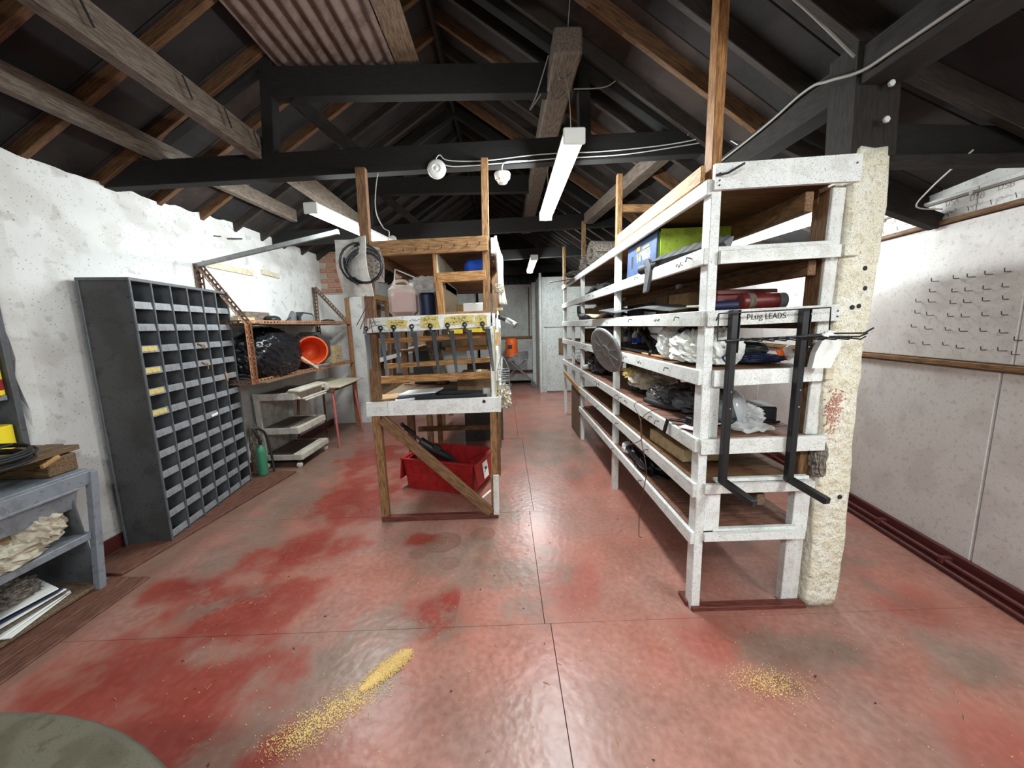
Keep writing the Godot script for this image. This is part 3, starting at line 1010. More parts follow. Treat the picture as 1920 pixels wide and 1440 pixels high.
func white_rack() -> void:
	F = rack_frame()       # from here on: x across the rack, z negative away from its front
	var t := thing("timber_rack", "long white-painted timber storage rack with seven shelves beside the cream post", "shelving rack")
	var W := 0.58
	var L := -4.6
	var zp := [-0.035, -1.53, -3.08, -4.55]
	# posts on the aisle side
	for i in 4:
		bm(t, "post", "paint%d" % (i % 3), Vector3(0.022, 0.0 if i != 0 else 0.0, zp[i]), Vector3(0.022, 2.12, zp[i]), 0.045, 0.07, Vector3.BACK)
		if i > 0:
			bm(t, "rear_post", "paint2", Vector3(W - 0.03, 0.0, zp[i]), Vector3(W - 0.03, 2.1, zp[i]), 0.045, 0.07, Vector3.BACK)
	bm(t, "stud", "paint1", Vector3(0.02, 0, -3.75), Vector3(0.02, 1.5, -3.75), 0.04, 0.06, Vector3.BACK)
	# the front frame
	bm(t, "stud", "paint1", Vector3(0.068, 0.93, -0.03), Vector3(0.068, 1.195, -0.03), 0.045, 0.05, Vector3.BACK)
	bm(t, "stud", "paint0", Vector3(0.085, 0.44, -0.035), Vector3(0.085, 0.655, -0.035), 0.08, 0.06, Vector3.BACK)
	bm(t, "front_leg", "paint2", Vector3(0.545, 0.0, -0.06), Vector3(0.55, 0.42, -0.06), 0.045, 0.09, Vector3.RIGHT)
	bm(t, "front_leg", "paint0", Vector3(0.55, 0.42, -0.045), Vector3(0.555, 0.7, -0.045), 0.05, 0.08, Vector3.RIGHT)
	bm(t, "front_post", "paint2", Vector3(0.567, 0.93, -0.03), Vector3(0.592, 2.08, -0.03), 0.02, 0.06, Vector3.RIGHT)
	bm(t, "front_post", "timber_b", Vector3(0.565, 0.7, -0.09), Vector3(0.59, 2.08, -0.09), 0.095, 0.055, Vector3.RIGHT)
	bm(t, "sill", "redwood", Vector3(0.0, 0.012, -0.01), Vector3(0.6, 0.012, -0.01), 0.05, 0.024)
	bm(t, "sill", "redwood", Vector3(0.02, 0.012, -0.03), Vector3(0.02, 0.012, -0.12), 0.07, 0.024)
	var fronts := [[0.0, 0.645, 2.068, 2.175, 2.092, 2.205], [0.045, 0.59, 1.753, 1.808, 1.772, 1.826], [0.0, 0.615, 1.474, 1.545, 1.486, 1.56], [0.045, 0.56, 1.19, 1.267, 1.205, 1.271], [0.0, 0.605, 0.856, 0.93, 0.862, 0.936], [0.03, 0.575, 0.653, 0.7, 0.656, 0.704], [0.04, 0.55, 0.398, 0.436, 0.4, 0.446]]
	for i in 7:
		var f: Array = fronts[i]
		pr(t, "front_board", "paint%d" % (i % 3), [[f[0], f[2]], [f[1], f[4]], [f[1], f[5]], [f[0], f[3]]], 0.022, Vector3(0, 0, 0.011))
	bm(t, "upper_lip", "paint2", Vector3(0.045, 1.822, -0.02), Vector3(0.565, 1.838, -0.02), 0.03, 0.022)
	bm(t, "lower_lip", "paint1", Vector3(0.09, 0.712, -0.012), Vector3(0.56, 0.715, -0.012), 0.03, 0.018)
	bm(t, "lower_lip", "paint1", Vector3(0.09, 0.446, -0.012), Vector3(0.53, 0.45, -0.012), 0.03, 0.014)
	bx(t, "packing_block", "limewash", Vector3(0.64, 1.8, 0.0), Vector3(0.07, 0.05, 0.05))
	bx(t, "packing_block", "ply", Vector3(0.59, 1.24, 0.012), Vector3(0.04, 0.06, 0.03))
	# rails along the aisle and the wall side, and the plank decks
	var rails := [[2.055, 2.12, L], [1.755, 1.828, L], [1.474, 1.546, L], [1.195, 1.268, L], [0.86, 0.932, L], [0.625, 0.7, -3.1], [0.372, 0.44, -3.1]]
	for i in 7:
		var r: Array = rails[i]
		var zz := [0.0, -1.53, -3.08, -4.6] if r[2] == L else [0.0, -1.53, -3.1]
		for k in zz.size() - 1:
			bm(t, "aisle_rail", "paint%d" % ((i + k) % 3), Vector3(-0.011, (r[0] + r[1]) * 0.5, zz[k]), Vector3(-0.011, (r[0] + r[1]) * 0.5, zz[k + 1] + 0.003), 0.022, r[1] - r[0])
		bm(t, "wall_rail", "timber_b", Vector3(W, r[0] + 0.02, -0.1), Vector3(W, r[0] + 0.02, r[2]), 0.045, 0.09)
		var n := int(absf(r[2]) / 0.15)
		for k in n:
			var zc: float = -0.03 + (k + 0.5) * (r[2] + 0.03) / n
			bx(t, "deck_plank", ("deck" if (k * 5 + i) % 3 else "deck_b") if i < 3 else ("deck_red" if i in [4, 6] else "deck"), Vector3(W * 0.5 - 0.005, r[1] - 0.012 + 0.002 * ((k * 7 + i) % 3), zc), Vector3(W - 0.02, 0.018, absf(r[2]) / n - 0.003), Vector3(0, 0.3 * ((k * 3) % 3 - 1), 0), 0.002)
	bm(t, "joist", "timber_b", Vector3(W - 0.1, 2.03, -0.05), Vector3(W - 0.1, 2.03, L), 0.04, 0.09)
	bm(t, "joist", "timber_b", Vector3(W - 0.06, 1.735, -0.05), Vector3(W - 0.06, 1.735, L), 0.04, 0.07)
	bm(t, "joist", "oldwood", Vector3(0.34, 0.595, -0.02), Vector3(0.55, 0.56, -1.6), 0.04, 0.06)
	# uprights to the roof
	for u in [[0.045, -0.09, 3.1, 0.07], [0.04, -1.6, 2.72, 0.05], [0.04, -3.12, 2.74, 0.055], [0.04, -4.75, 2.76, 0.045]]:
		bm(t, "roof_upright", "pine_b" if u[1] > -1.0 else "timber", Vector3(u[0], 2.05 if u[1] > -1.0 else 2.08, u[1]), Vector3(u[0], u[2], u[1]), u[3], 0.045, Vector3.RIGHT)
	bm(t, "noggin", "timber", Vector3(0.06, 2.45, -1.6), Vector3(0.6, 2.44, -1.6), 0.04, 0.06)
	bm(t, "edge_plank", "palewood", Vector3(-0.012, 2.162, -0.06), Vector3(-0.012, 2.162, -1.42), 0.022, 0.075)
	for s in [[0.02, 2.135, 0.024], [0.02, 2.105, 0.024], [0.02, 2.085, 0.024], [0.6, 1.53, 0.024], [0.6, 1.505, 0.024], [0.62, 2.165, 0.024]]:
		lt(t, "screw_head", "ink", can(0.004, 0.003, 0.001), Vector3(s[0], s[1], s[2]), Vector3(90, 0, 0), 8)
	tb(t, "bent_nail", "gun_metal", [Vector3(0.0, 2.125, 0.03), Vector3(0.04, 2.125, 0.05), Vector3(0.105, 2.16, 0.06)], 0.005)
	for i in 26:
		var ri: int = [1, 2, 3, 4, 4, 5, 6][i % 7]
		var zn := -0.12 - 0.11 * i * (1.0 if ri < 5 else 0.9)
		tb(t, "rail_nail", "ink", [Vector3(-0.02, rails[ri][0] + 0.045, zn), Vector3(-0.045, rails[ri][0] + 0.05, zn), Vector3(-0.05, rails[ri][0] + 0.03, zn)], 0.003, false, 4)
	put(t, "pen_lettering", text_mesh("PLug LEADS", 0.035, 0.0008), M["ink"], Transform3D(deg(Vector3(0, 0, 1.2)), Vector3(0.27, 1.514, 0.024)))
	for i in 9:
		var ri: int = [1, 2, 3, 4, 1, 2, 4, 1, 5][i]
		put(t, "pen_scrawl", scribble_mesh(0.09, 0.035, 90 + i, 1, 0.003), M["ink"], Transform3D(deg(Vector3(0, -90, 0)), Vector3(-0.0232, rails[ri][0] + 0.035, -0.25 - i * 0.29)))
	F = Transform3D()

	# the cream post
	var p := thing("plastered_post", "thick cream limewashed post with flaking paint and a dark timber head", "post", Vector3(1.63, 0, -1.88))
	var rows := []
	var n := noise(77, 1.0, 4)
	for i in 47:
		var y := 2.235 * i / 46.0
		var ring := []
		for k in 24:
			var a := TAU * k / 24.0
			var e := Vector2(cos(a), sin(a))
			var q := Vector2(signf(e.x) * pow(absf(e.x), 0.28), signf(e.y) * pow(absf(e.y), 0.28))
			var wob := 1.0 + 0.1 * n.get_noise_3d(q.x * 3.0, y * 4.0, q.y * 3.0) + 0.05 * n.get_noise_3d(q.x * 9.0, y * 14.0, q.y * 9.0)
			var lean := lerpf(1.622, 1.642, y / 2.2) + 0.012 * sin(y * 4.0)
			ring.append(Vector3(lean + q.x * 0.088 * wob, y + (0.02 * n.get_noise_2d(a * 4.0, 9.0) if i == 46 else 0.0), -1.875 + q.y * 0.085 * wob))
		if i == 0:
			rows.append(dot_row(Vector3(1.62, 0, -1.875), 24))
		rows.append(ring)
		if i == 46:
			rows.append(dot_row(Vector3(1.64, y, -1.875), 24))
	put(p, "plaster_casing", grid(rows, true), M["limewash"], Transform3D())
	bm(p, "timber_head", "sootwood_b", Vector3(1.652, 2.2, -1.87), Vector3(1.635, 2.66, -1.87), 0.15, 0.2, Vector3.RIGHT)
	for s in [[1.66, 1.72], [1.67, 1.63], [1.65, 1.55], [1.62, 1.79], [1.62, 1.545], [1.66, 0.61]]:
		lt(p, "bolt_hole", "hollow", can(0.011, 0.008, 0.002), Vector3(s[0], s[1], -1.792), Vector3(90, 0, 0), 12)
	for s in [[1.66, 2.47], [1.655, 2.33]]:
		lt(p, "nut", "cable_white", can(0.014, 0.015, 0.003), Vector3(s[0], s[1], -1.765), Vector3(90, 0, 0), 6)
	bl(p, "frayed_patch", "grey_cloth", Vector3(1.548, 0.72, -1.81), Vector3(0.05, 0.17, 0.05), 0.6, 0.5, 9, 0.0, Vector3.ZERO, false)
	var rg := RandomNumberGenerator.new()
	rg.seed = 3
	var fl := start()
	for i in 260:      # flecks of red oxide spray
		var at := Vector3(1.585 + rg.randfn(0.0, 0.02), 1.05 + rg.randfn(0.0, 0.055), -1.787 - 0.004 * rg.randf())
		box_into(fl, at, Vector3(rg.randf_range(0.002, 0.008), rg.randf_range(0.002, 0.009), 0.006), 0.0, Basis(Vector3.BACK, rg.randf() * PI))
	put(p, "red_spray_flecks", fl.commit(), M["overspray"], Transform3D()).set_meta("kind", "stuff")

# ---------------------------------------------------------------- centre bench
func planks_x(t: Node, called: String, mats: Array, x0: float, x1: float, y: float, z0: float, z1: float, wide: float, thick := 0.018) -> void:
	var n := int(absf(z1 - z0) / wide)
	for k in n:
		bx(t, called, mats[k % mats.size()], Vector3((x0 + x1) * 0.5, y + 0.0015 * ((k * 7) % 3), z0 + (k + 0.5) * (z1 - z0) / n), Vector3(x1 - x0, thick, absf(z1 - z0) / n - 0.004), Vector3.ZERO, 0.002)

func centre_bench() -> void:
	var t := thing("timber_bench", "timber bench with white front boards, tall back shelves and a slanting brace", "workbench", Vector3(-0.55, 0, -3.8))
	# lower frame
	bm(t, "leg", "timber", Vector3(-0.975, 0.0, -2.88), Vector3(-0.985, 0.86, -2.88), 0.05, 0.06, Vector3.RIGHT)
	bm(t, "leg", "timber", Vector3(-0.115, 0.0, -2.88), Vector3(-0.10, 0.86, -2.88), 0.05, 0.05, Vector3.RIGHT)
	bm(t, "leg_splice", "paint2", Vector3(-0.10, 0.03, -2.846), Vector3(-0.095, 0.36, -2.846), 0.012, 0.045, Vector3.RIGHT)
	bm(t, "foot_rail", "redwood", Vector3(-1.0, 0.02, -2.87), Vector3(-0.085, 0.02, -2.87), 0.05, 0.04)
	bm(t, "brace", "timber_b", Vector3(-0.94, 0.83, -2.845), Vector3(-0.14, 0.05, -2.845), 0.035, 0.075)
	for zz in [-3.75, -4.65, -5.6, -6.5]:
		bm(t, "leg", "timber_b", Vector3(-0.105, 0.0, zz), Vector3(-0.095, 0.86, zz), 0.05, 0.065, Vector3.RIGHT)
		bm(t, "leg", "timber_b", Vector3(-0.95, 0.0, zz), Vector3(-0.95, 0.86, zz), 0.05, 0.07, Vector3.RIGHT)
	bm(t, "leg", "timber", Vector3(-0.72, 0.0, -4.05), Vector3(-0.72, 0.86, -4.05), 0.04, 0.05, Vector3.RIGHT)
	bm(t, "cross_rail", "timber_b", Vector3(-0.93, 0.45, -3.95), Vector3(-0.1, 0.45, -3.95), 0.04, 0.05)
	bm(t, "side_rail", "timber", Vector3(-0.085, 0.74, -3.0), Vector3(-0.085, 0.74, -6.5), 0.03, 0.06)
	# bench top
	pr(t, "front_board", "paint1", [[-1.043, 0.856], [-0.885, 0.856], [-0.885, 0.962], [-1.043, 0.958]], 0.024, Vector3(0, 0, -2.84))
	pr(t, "front_board", "paint0", [[-0.883, 0.856], [-0.04, 0.862], [-0.036, 0.975], [-0.883, 0.962]], 0.024, Vector3(0, 0, -2.84))
	bm(t, "side_board", "paint2", Vector3(-0.05, 0.915, -2.86), Vector3(-0.05, 0.915, -6.5), 0.022, 0.11)
	planks_x(t, "bench_plank", ["oldwood", "deck", "oldwood"], -1.02, -0.06, 0.945, -2.86, -6.5, 0.19)
	lt(t, "bolt_hole", "hollow", can(0.013, 0.006, 0.001), Vector3(-0.165, 0.945, -2.831), Vector3(90, 0, 0), 12)
	# uprights
	bm(t, "upright", "timber_b", Vector3(-0.99, 0.95, -2.92), Vector3(-0.975, 2.62, -2.92), 0.05, 0.07, Vector3.RIGHT)
	bm(t, "upright", "paint0", Vector3(-0.09, 0.97, -2.885), Vector3(-0.095, 1.5, -2.885), 0.05, 0.035, Vector3.RIGHT)
	bm(t, "upright", "timber", Vector3(-0.125, 1.58, -2.9), Vector3(-0.105, 2.66, -2.9), 0.045, 0.05, Vector3.RIGHT)
	for zz in [-3.75, -4.65, -5.6, -6.5]:
		bm(t, "upright", "paint1", Vector3(-0.085, 0.97, zz), Vector3(-0.085, 1.6, zz), 0.045, 0.055, Vector3.RIGHT)
		bm(t, "upright", "timber_b", Vector3(-0.08, 1.6, zz), Vector3(-0.08, 2.6 if zz < -5.0 else 2.1, zz), 0.045, 0.05, Vector3.RIGHT)
		bm(t, "upright", "timber_b", Vector3(-0.97, 0.97, zz), Vector3(-0.97, 2.1, zz), 0.045, 0.06, Vector3.RIGHT)
	# rails across the front opening
	bm(t, "cross_rail", "pine_b", Vector3(-1.0, 1.405, -2.98), Vector3(-0.1, 1.435, -2.98), 0.03, 0.04)
	bm(t, "cross_rail", "pine", Vector3(-0.93, 1.215, -2.97), Vector3(-0.1, 1.245, -2.97), 0.03, 0.038)
	bm(t, "cross_rail", "pine", Vector3(-1.04, 1.11, -2.95), Vector3(-0.1, 1.13, -2.95), 0.03, 0.055)
	bm(t, "cross_rail", "pine_b", Vector3(-0.55, 1.3, -3.6), Vector3(-0.1, 1.31, -3.6), 0.03, 0.045)
	# shelf with the yellow labels
	pr(t, "front_board", "paint2", [[-1.02, 1.472], [-0.735, 1.48], [-0.735, 1.588], [-1.015, 1.577]], 0.024, Vector3(0, 0, -2.855))
	pr(t, "front_board", "paint0", [[-0.733, 1.478], [-0.098, 1.498], [-0.095, 1.598], [-0.733, 1.588]], 0.024, Vector3(0, 0, -2.855))
	bm(t, "side_board", "paint0", Vector3(-0.075, 1.545, -2.86), Vector3(-0.075, 1.545, -6.5), 0.022, 0.1)
	bm(t, "side_board", "paint1", Vector3(-0.07, 1.27, -3.1), Vector3(-0.07, 1.27, -6.5), 0.022, 0.09)
	planks_x(t, "shelf_plank", ["deck", "deck_b"], -1.0, -0.09, 1.572, -2.87, -6.5, 0.2)
	planks_x(t, "shelf_plank", ["oldwood", "deck"], -0.98, -0.09, 1.295, -3.6, -6.5, 0.24)
	# hood
	bm(t, "hood_board", "timber", Vector3(-0.93, 2.062, -2.87), Vector3(-0.1, 2.085, -2.87), 0.03, 0.105)
	planks_x(t, "hood_plank", ["deck_b", "deck", "deck"], -0.97, -0.08, 2.045, -2.9, -6.5, 0.14)
	bm(t, "hood_joist", "timber_b", Vector3(-0.9, 2.0, -2.9), Vector3(-0.9, 2.0, -6.5), 0.04, 0.07)
	bm(t, "hood_side", "oldwood", Vector3(-0.055, 2.06, -2.95), Vector3(-0.05, 2.06, -6.5), 0.02, 0.11)
	bm(t, "end_block", "paint2", Vector3(-0.065, 2.07, -2.87), Vector3(-0.065, 2.07, -2.98), 0.03, 0.11)
	# the little compartments under the hood
	bx(t, "partition", "ply", Vector3(-0.475, 1.93, -3.45), Vector3(0.012, 0.24, 1.1))
	bm(t, "compartment_edge", "pine_b", Vector3(-0.49, 1.79, -2.89), Vector3(-0.49, 2.03, -2.89), 0.03, 0.02, Vector3.RIGHT)
	bm(t, "compartment_rail", "pine", Vector3(-0.48, 1.855, -2.89), Vector3(-0.12, 1.868, -2.89), 0.03, 0.07)
	bm(t, "compartment_post", "pine", Vector3(-0.455, 1.59, -2.89), Vector3(-0.465, 1.83, -2.89), 0.05, 0.05, Vector3.RIGHT)
	bm(t, "compartment_sill", "timber", Vector3(-0.43, 1.6, -2.89), Vector3(-0.12, 1.605, -2.89), 0.04, 0.02)
	planks_x(t, "compartment_plank", ["deck", "deck_b"], -0.47, -0.1, 1.885, -2.92, -4.0, 0.2, 0.012)
	bx(t, "partition", "ply", Vector3(-0.475, 1.73, -3.5), Vector3(0.012, 0.28, 1.1))
	bm(t, "inner_post", "pine", Vector3(-0.6, 1.58, -3.5), Vector3(-0.6, 1.98, -3.5), 0.04, 0.06, Vector3.RIGHT)
	bm(t, "inner_post", "paint0", Vector3(-0.52, 1.58, -3.3), Vector3(-0.52, 1.95, -3.3), 0.03, 0.05, Vector3.RIGHT)
	# nails along the hood board
	for i in 7:
		tb(t, "nail", "copper_wire", [Vector3(-0.7 + i * 0.09, 2.04 + i * 0.006, -2.855), Vector3(-0.69 + i * 0.09, 2.055 + i * 0.006, -2.82)], 0.003, false, 4)
	# labels
	var labels := [[-0.775, 1.535, 0.15, 0.055, -4.0, 41], [-0.535, 1.545, 0.135, 0.085, 0.0, 42], [-0.32, 1.55, 0.22, 0.07, 2.0, 43], [-0.165, 1.545, 0.085, 0.085, 3.0, 44]]
	for l in labels:
		var rr := RandomNumberGenerator.new()
		rr.seed = l[5]
		var poly := []
		for e in [[-0.5, -0.5], [-0.1, -0.52], [0.3, -0.48], [0.5, -0.5], [0.46, 0.0], [0.5, 0.45], [0.1, 0.5], [-0.3, 0.46], [-0.5, 0.4], [-0.52, 0.0]]:
			poly.append([(e[0] + rr.randf_range(-0.04, 0.04)) * l[2], (e[1] + rr.randf_range(-0.07, 0.07)) * l[3]])
		var lab := pr(t, "yellow_label", "yellow_label", poly, 0.0015, Vector3(l[0], l[1], -2.8415), Vector3(0, 0, l[4]))
		put(lab, "handwriting", scribble_mesh(l[2] * 0.75, l[3] * 0.7, l[5], 2, 0.0035), M["ink"], Transform3D(deg(Vector3(0, 0, l[4])), Vector3(l[0], l[1], -2.84)))
	for i in 3:
		put(t, "handwriting", scribble_mesh(0.1, 0.06, 50 + i, 2, 0.003), M["ink"], Transform3D(Basis(), Vector3([-0.93, -0.645, -0.87][i], [1.535, 1.54, 1.51][i], -2.8425)))
	bx(t, "price_strip", "yellow", Vector3(-0.36, 1.468, -2.87), Vector3(0.11, 0.032, 0.004))
	bx(t, "price_strip", "yellow", Vector3(-0.2, 1.475, -2.87), Vector3(0.13, 0.032, 0.004))
	for i in 2:
		put(t, "pencil_mark", scribble_mesh(0.05, 0.05, 55 + i, 1, 0.002), M["faint_ink"], Transform3D(Basis(), Vector3(-0.82 + i * 0.25, 0.915, -2.827)))

# ---------------------------------------------------------------- pigeonhole cabinet
func pigeonhole_cabinet() -> void:
	var t := thing("pigeonhole_cabinet", "tall dark grey steel pigeonhole cabinet of six columns standing against the whitewashed wall", "cabinet", Vector3(-2.6, 0, -3.19))
	var a := Vector3(-2.455, 0, -2.645)
	var b := Vector3(-2.595, 0, -3.745)
	var bs := along(a, b)          # x away from the lens, z to the aisle... built in its own frame
	F = Transform3D(Basis(bs.x, Vector3.UP, bs.x.cross(Vector3.UP)), a)
	var L := a.distance_to(b)
	var H := 1.86
	var D := 0.29
	# in this frame: x along the front, y up, +z out of the front
	bx(t, "side_panel", "steel_dark", Vector3(0.003, H * 0.5, -D * 0.5), Vector3(0.006, H, D))
	bx(t, "side_panel", "steel_dark", Vector3(L - 0.003, H * 0.5, -D * 0.5), Vector3(0.006, H, D))
	bx(t, "top_panel", "steel_grey", Vector3(L * 0.5, H + 0.006, -D * 0.5), Vector3(L + 0.02, 0.022, D + 0.02))
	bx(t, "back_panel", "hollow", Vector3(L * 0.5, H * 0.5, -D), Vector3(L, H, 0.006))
	bm(t, "edge_strip", "steel_grey", Vector3(0, 0.0, 0.004), Vector3(0, H, 0.004), 0.014, 0.014, Vector3.RIGHT)
	bm(t, "edge_strip", "steel_grey", Vector3(0.0, 0.0, -D), Vector3(0.0, H, -D), 0.016, 0.018, Vector3.RIGHT)
	for k in 11:
		for zz in [-D + 0.02, -0.018]:
			lt(t, "rivet", "ink", can(0.006, 0.004, 0.001), Vector3(-0.001, 0.1 + k * 0.165, zz), Vector3(0, 0, 90), 8)
	for c in range(1, 6):
		bx(t, "divider", "steel_grey", Vector3(c * L / 6.0, H * 0.5, -D * 0.5), Vector3(0.004, H, D))
		bm(t, "divider_edge", "steel_grey", Vector3(c * L / 6.0, 0.02, 0.003), Vector3(c * L / 6.0, H, 0.003), 0.012, 0.012, Vector3.RIGHT)
	bm(t, "divider_edge", "steel_grey", Vector3(L, 0.0, 0.003), Vector3(L, H, 0.003), 0.014, 0.012, Vector3.RIGHT)
	var lips := []
	for r in 12:
		var y := 1.70 - r * 0.149
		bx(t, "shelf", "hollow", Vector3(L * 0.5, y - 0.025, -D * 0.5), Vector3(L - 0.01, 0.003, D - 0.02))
		for c in 6:
			var lip := bx(t, "lip", "steel_lip", Vector3((c + 0.5) * L / 6.0, y, -0.004), Vector3(L / 6.0 - 0.008, 0.05, 0.003), Vector3(-6, 0, 0), 0.001)
			if c == 0 and r in [2, 3, 4, 5]:
				var lab := bx(lip, "card_label", "yellow_label", Vector3((c + 0.5) * L / 6.0 - 0.01, y + 0.002, -0.001), Vector3(0.145, 0.033, 0.0015), Vector3(-6, 0, 0), 0.0005)
				lab.name = "card_label"
	bm(t, "plinth_rail", "steel_dark", Vector3(0, 0.015, -0.01), Vector3(L, 0.015, -0.01), 0.01, 0.03)
	tb(t, "tag_string", "palewood", [Vector3(0.6, 1.42, 0.004), Vector3(0.66, 1.405, 0.012), Vector3(0.665, 1.37, 0.01)], 0.006)
	tb(t, "tag_string", "palewood", [Vector3(0.62, 1.265, 0.004), Vector3(0.67, 1.25, 0.012), Vector3(0.675, 1.2, 0.01)], 0.005)
	tb(t, "tag_string", "palewood", [Vector3(0.92, 1.15, 0.006), Vector3(0.925, 1.06, 0.012)], 0.006)
	bx(t, "card_label", "paper", Vector3(0.69, 0.8, 0.002), Vector3(0.1, 0.02, 0.002), Vector3(-6, 0, 4))
	F = Transform3D()

# ---------------------------------------------------------------- grey bench by the alcove
func grey_bench() -> void:
	var t := thing("steel_bench", "blue-grey steel bench with a drawer and two open shelves beside the alcove", "workbench", Vector3(-2.7, 0, -1.5))
	var x := -2.45
	bx(t, "worktop", "bench_blue", Vector3(-2.72, 0.722, -1.19), Vector3(0.54, 0.03, 2.02))
	bm(t, "apron", "bench_blue", Vector3(x, 0.685, -0.2), Vector3(x, 0.685, -2.21), 0.012, 0.075)
	# end frame at the far side, a little out of plumb
	bm(t, "leg", "bench_blue", Vector3(x - 0.005, 0.0, -2.14), Vector3(x, 0.72, -2.21), 0.04, 0.04, Vector3.RIGHT)
	bm(t, "leg", "bench_blue", Vector3(-2.97, 0.0, -2.14), Vector3(-2.97, 0.72, -2.21), 0.04, 0.04, Vector3.RIGHT)
	bm(t, "leg", "bench_blue", Vector3(x - 0.03, 0.0, -1.655), Vector3(x - 0.01, 0.72, -1.70), 0.04, 0.04, Vector3.RIGHT)
	bm(t, "leg", "bench_blue", Vector3(x, 0.0, -0.25), Vector3(x, 0.72, -0.25), 0.04, 0.04, Vector3.RIGHT)
	pr(t, "end_panel", "steel_grey", [[-2.97, 0.03], [-2.47, 0.03], [-2.47, 0.7], [-2.97, 0.7]], 0.01, Vector3(0, 0, -2.165), Vector3(5.5, 0, 0))
	bx(t, "back_panel", "steel_grey", Vector3(-2.98, 0.36, -1.2), Vector3(0.01, 0.7, 2.0))
	var d := bx(t, "drawer", "bench_blue", Vector3(x - 0.03, 0.585, -1.2), Vector3(0.02, 0.11, 1.86), Vector3(0, 0, -16))
	bm(d, "drawer_lip", "bench_blue", Vector3(x + 0.0, 0.645, -0.3), Vector3(x + 0.0, 0.645, -2.12), 0.03, 0.014)
	bx(t, "shelf", "bench_blue", Vector3(-2.71, 0.355, -1.2), Vector3(0.5, 0.02, 1.92))
	bm(t, "shelf_edge", "bench_blue", Vector3(x - 0.01, 0.345, -0.28), Vector3(x - 0.01, 0.345, -2.15), 0.014, 0.04)
	bx(t, "bottom_shelf", "oldwood", Vector3(-2.71, 0.035, -1.2), Vector3(0.5, 0.02, 1.92), Vector3(0, 0, 0))

	var p := thing("wooden_pallet", "dirty brown wooden pallet block lying on the steel bench", "pallet", Vector3(-2.72, 0.738, -1.9))
	bm(p, "top_board", "pallet", Vector3(-2.52, 0.855, -1.2), Vector3(-2.55, 0.865, -2.22), 0.1, 0.028)
	bm(p, "top_board", "pallet", Vector3(-2.63, 0.855, -1.2), Vector3(-2.66, 0.865, -2.24), 0.1, 0.028)
	bm(p, "top_board", "oldwood", Vector3(-2.74, 0.855, -1.2), Vector3(-2.77, 0.865, -2.23), 0.1, 0.028)
	for zz in [-1.3, -1.72, -2.12]:
		bx(p, "block", "pallet", Vector3(-2.64 - 0.03 * (zz + 1.3) / -0.8, 0.79, zz), Vector3(0.34, 0.1, 0.15), Vector3(0, 2, 0), 0.006)
	bm(p, "splinter", "palewood", Vector3(-2.47, 0.82, -2.0), Vector3(-2.49, 0.845, -2.1), 0.02, 0.02)
	var cb := thing("cable_coil", "coil of stiff black cable resting on the brown pallet", "cable", Vector3(-2.62, 0.878, -1.78))
	for i in 7:
		tb(cb, "loop", "black_rubber", ring_path(Vector3(-2.64 + 0.004 * i, 0.888 + 0.009 * i, -1.78 + 0.004 * (i % 3)), 0.27 - 0.012 * (i % 4), Vector3.UP, 1.0, Vector3(0, 0.004, 0), 0.02, i * 0.9), 0.0065, false, 6)
	tb(cb, "cable_end", "black_rubber", [Vector3(-2.45, 0.93, -1.7), Vector3(-2.55, 0.95, -1.85), Vector3(-2.62, 0.945, -2.03)], 0.0065, true, 6)
	var s := thing("canvas_sack", "crumpled cream canvas sack on the upper shelf of the steel bench", "sack", Vector3(-2.56, 0.366, -1.93))
	bl(s, "lower_fold", "dirty_cloth", Vector3(-2.55, 0.366, -1.85), Vector3(0.17, 0.11, 0.3), 0.45, 0.22, 3, 0.0, Vector3(0, 15, 0), false)
	bl(s, "upper_fold", "dirty_cloth", Vector3(-2.56, 0.40, -2.0), Vector3(0.18, 0.2, 0.2), 0.5, 0.2, 4, 0.3, Vector3(0, 40, 10), false)
	var cd := thing("cardboard_carton", "open brown carton tucked behind the canvas sack", "box", Vector3(-2.72, 0.366, -1.78))
	bx(cd, "carton_wall", "card_dark", Vector3(-2.62, 0.44, -1.79), Vector3(0.006, 0.15, 0.2))
	bx(cd, "carton_wall", "card_dark", Vector3(-2.82, 0.44, -1.79), Vector3(0.006, 0.15, 0.2))
	bx(cd, "carton_wall", "card_dark", Vector3(-2.72, 0.44, -1.89), Vector3(0.2, 0.15, 0.006))
	bx(cd, "carton_wall", "card_dark", Vector3(-2.72, 0.44, -1.69), Vector3(0.2, 0.15, 0.006))
	bx(cd, "carton_base", "card_dark", Vector3(-2.72, 0.37, -1.79), Vector3(0.2, 0.006, 0.2))
	bx(cd, "carton_flap", "card", Vector3(-2.57, 0.5, -1.79), Vector3(0.1, 0.005, 0.19), Vector3(0, 0, -25))
	tag(bx(self, "yellow_packet", "yellow", Vector3(-2.5, 0.378, -1.72), Vector3(0.05, 0.02, 0.06), Vector3(0, 20, 0)), "small yellow packet at the edge of the bench shelf", "packet")
	for i in 6:
		var o := bx(self, "picture_board", ["paper", "white_plastic", "greywood", "paper", "navy", "paper"][i], Vector3(-2.61 - 0.01 * i, 0.053 + 0.013 * i, -1.86), Vector3(0.26, 0.008, 0.34), Vector3(1.5 * i, 12.0 - 7.0 * i, 0.0))
		tag(o, ["white sheet board at the bottom of the pile under the steel bench", "white board second from the bottom of the pile under the bench", "grey board in the middle of the pile under the bench", "white board above the grey one in the pile under the bench", "navy board near the top of the pile under the bench", "white board on top of the pile under the bench"][i], "board", "boards piled under the bench")
	tag(bl(self, "dark_rag", "grey_cloth", Vector3(-2.66, 0.135, -1.88), Vector3(0.18, 0.08, 0.2), 0.5, 0.25, 8, 0.0, Vector3.ZERO, false), "dark crumpled rag on the pile of boards under the bench", "rag")

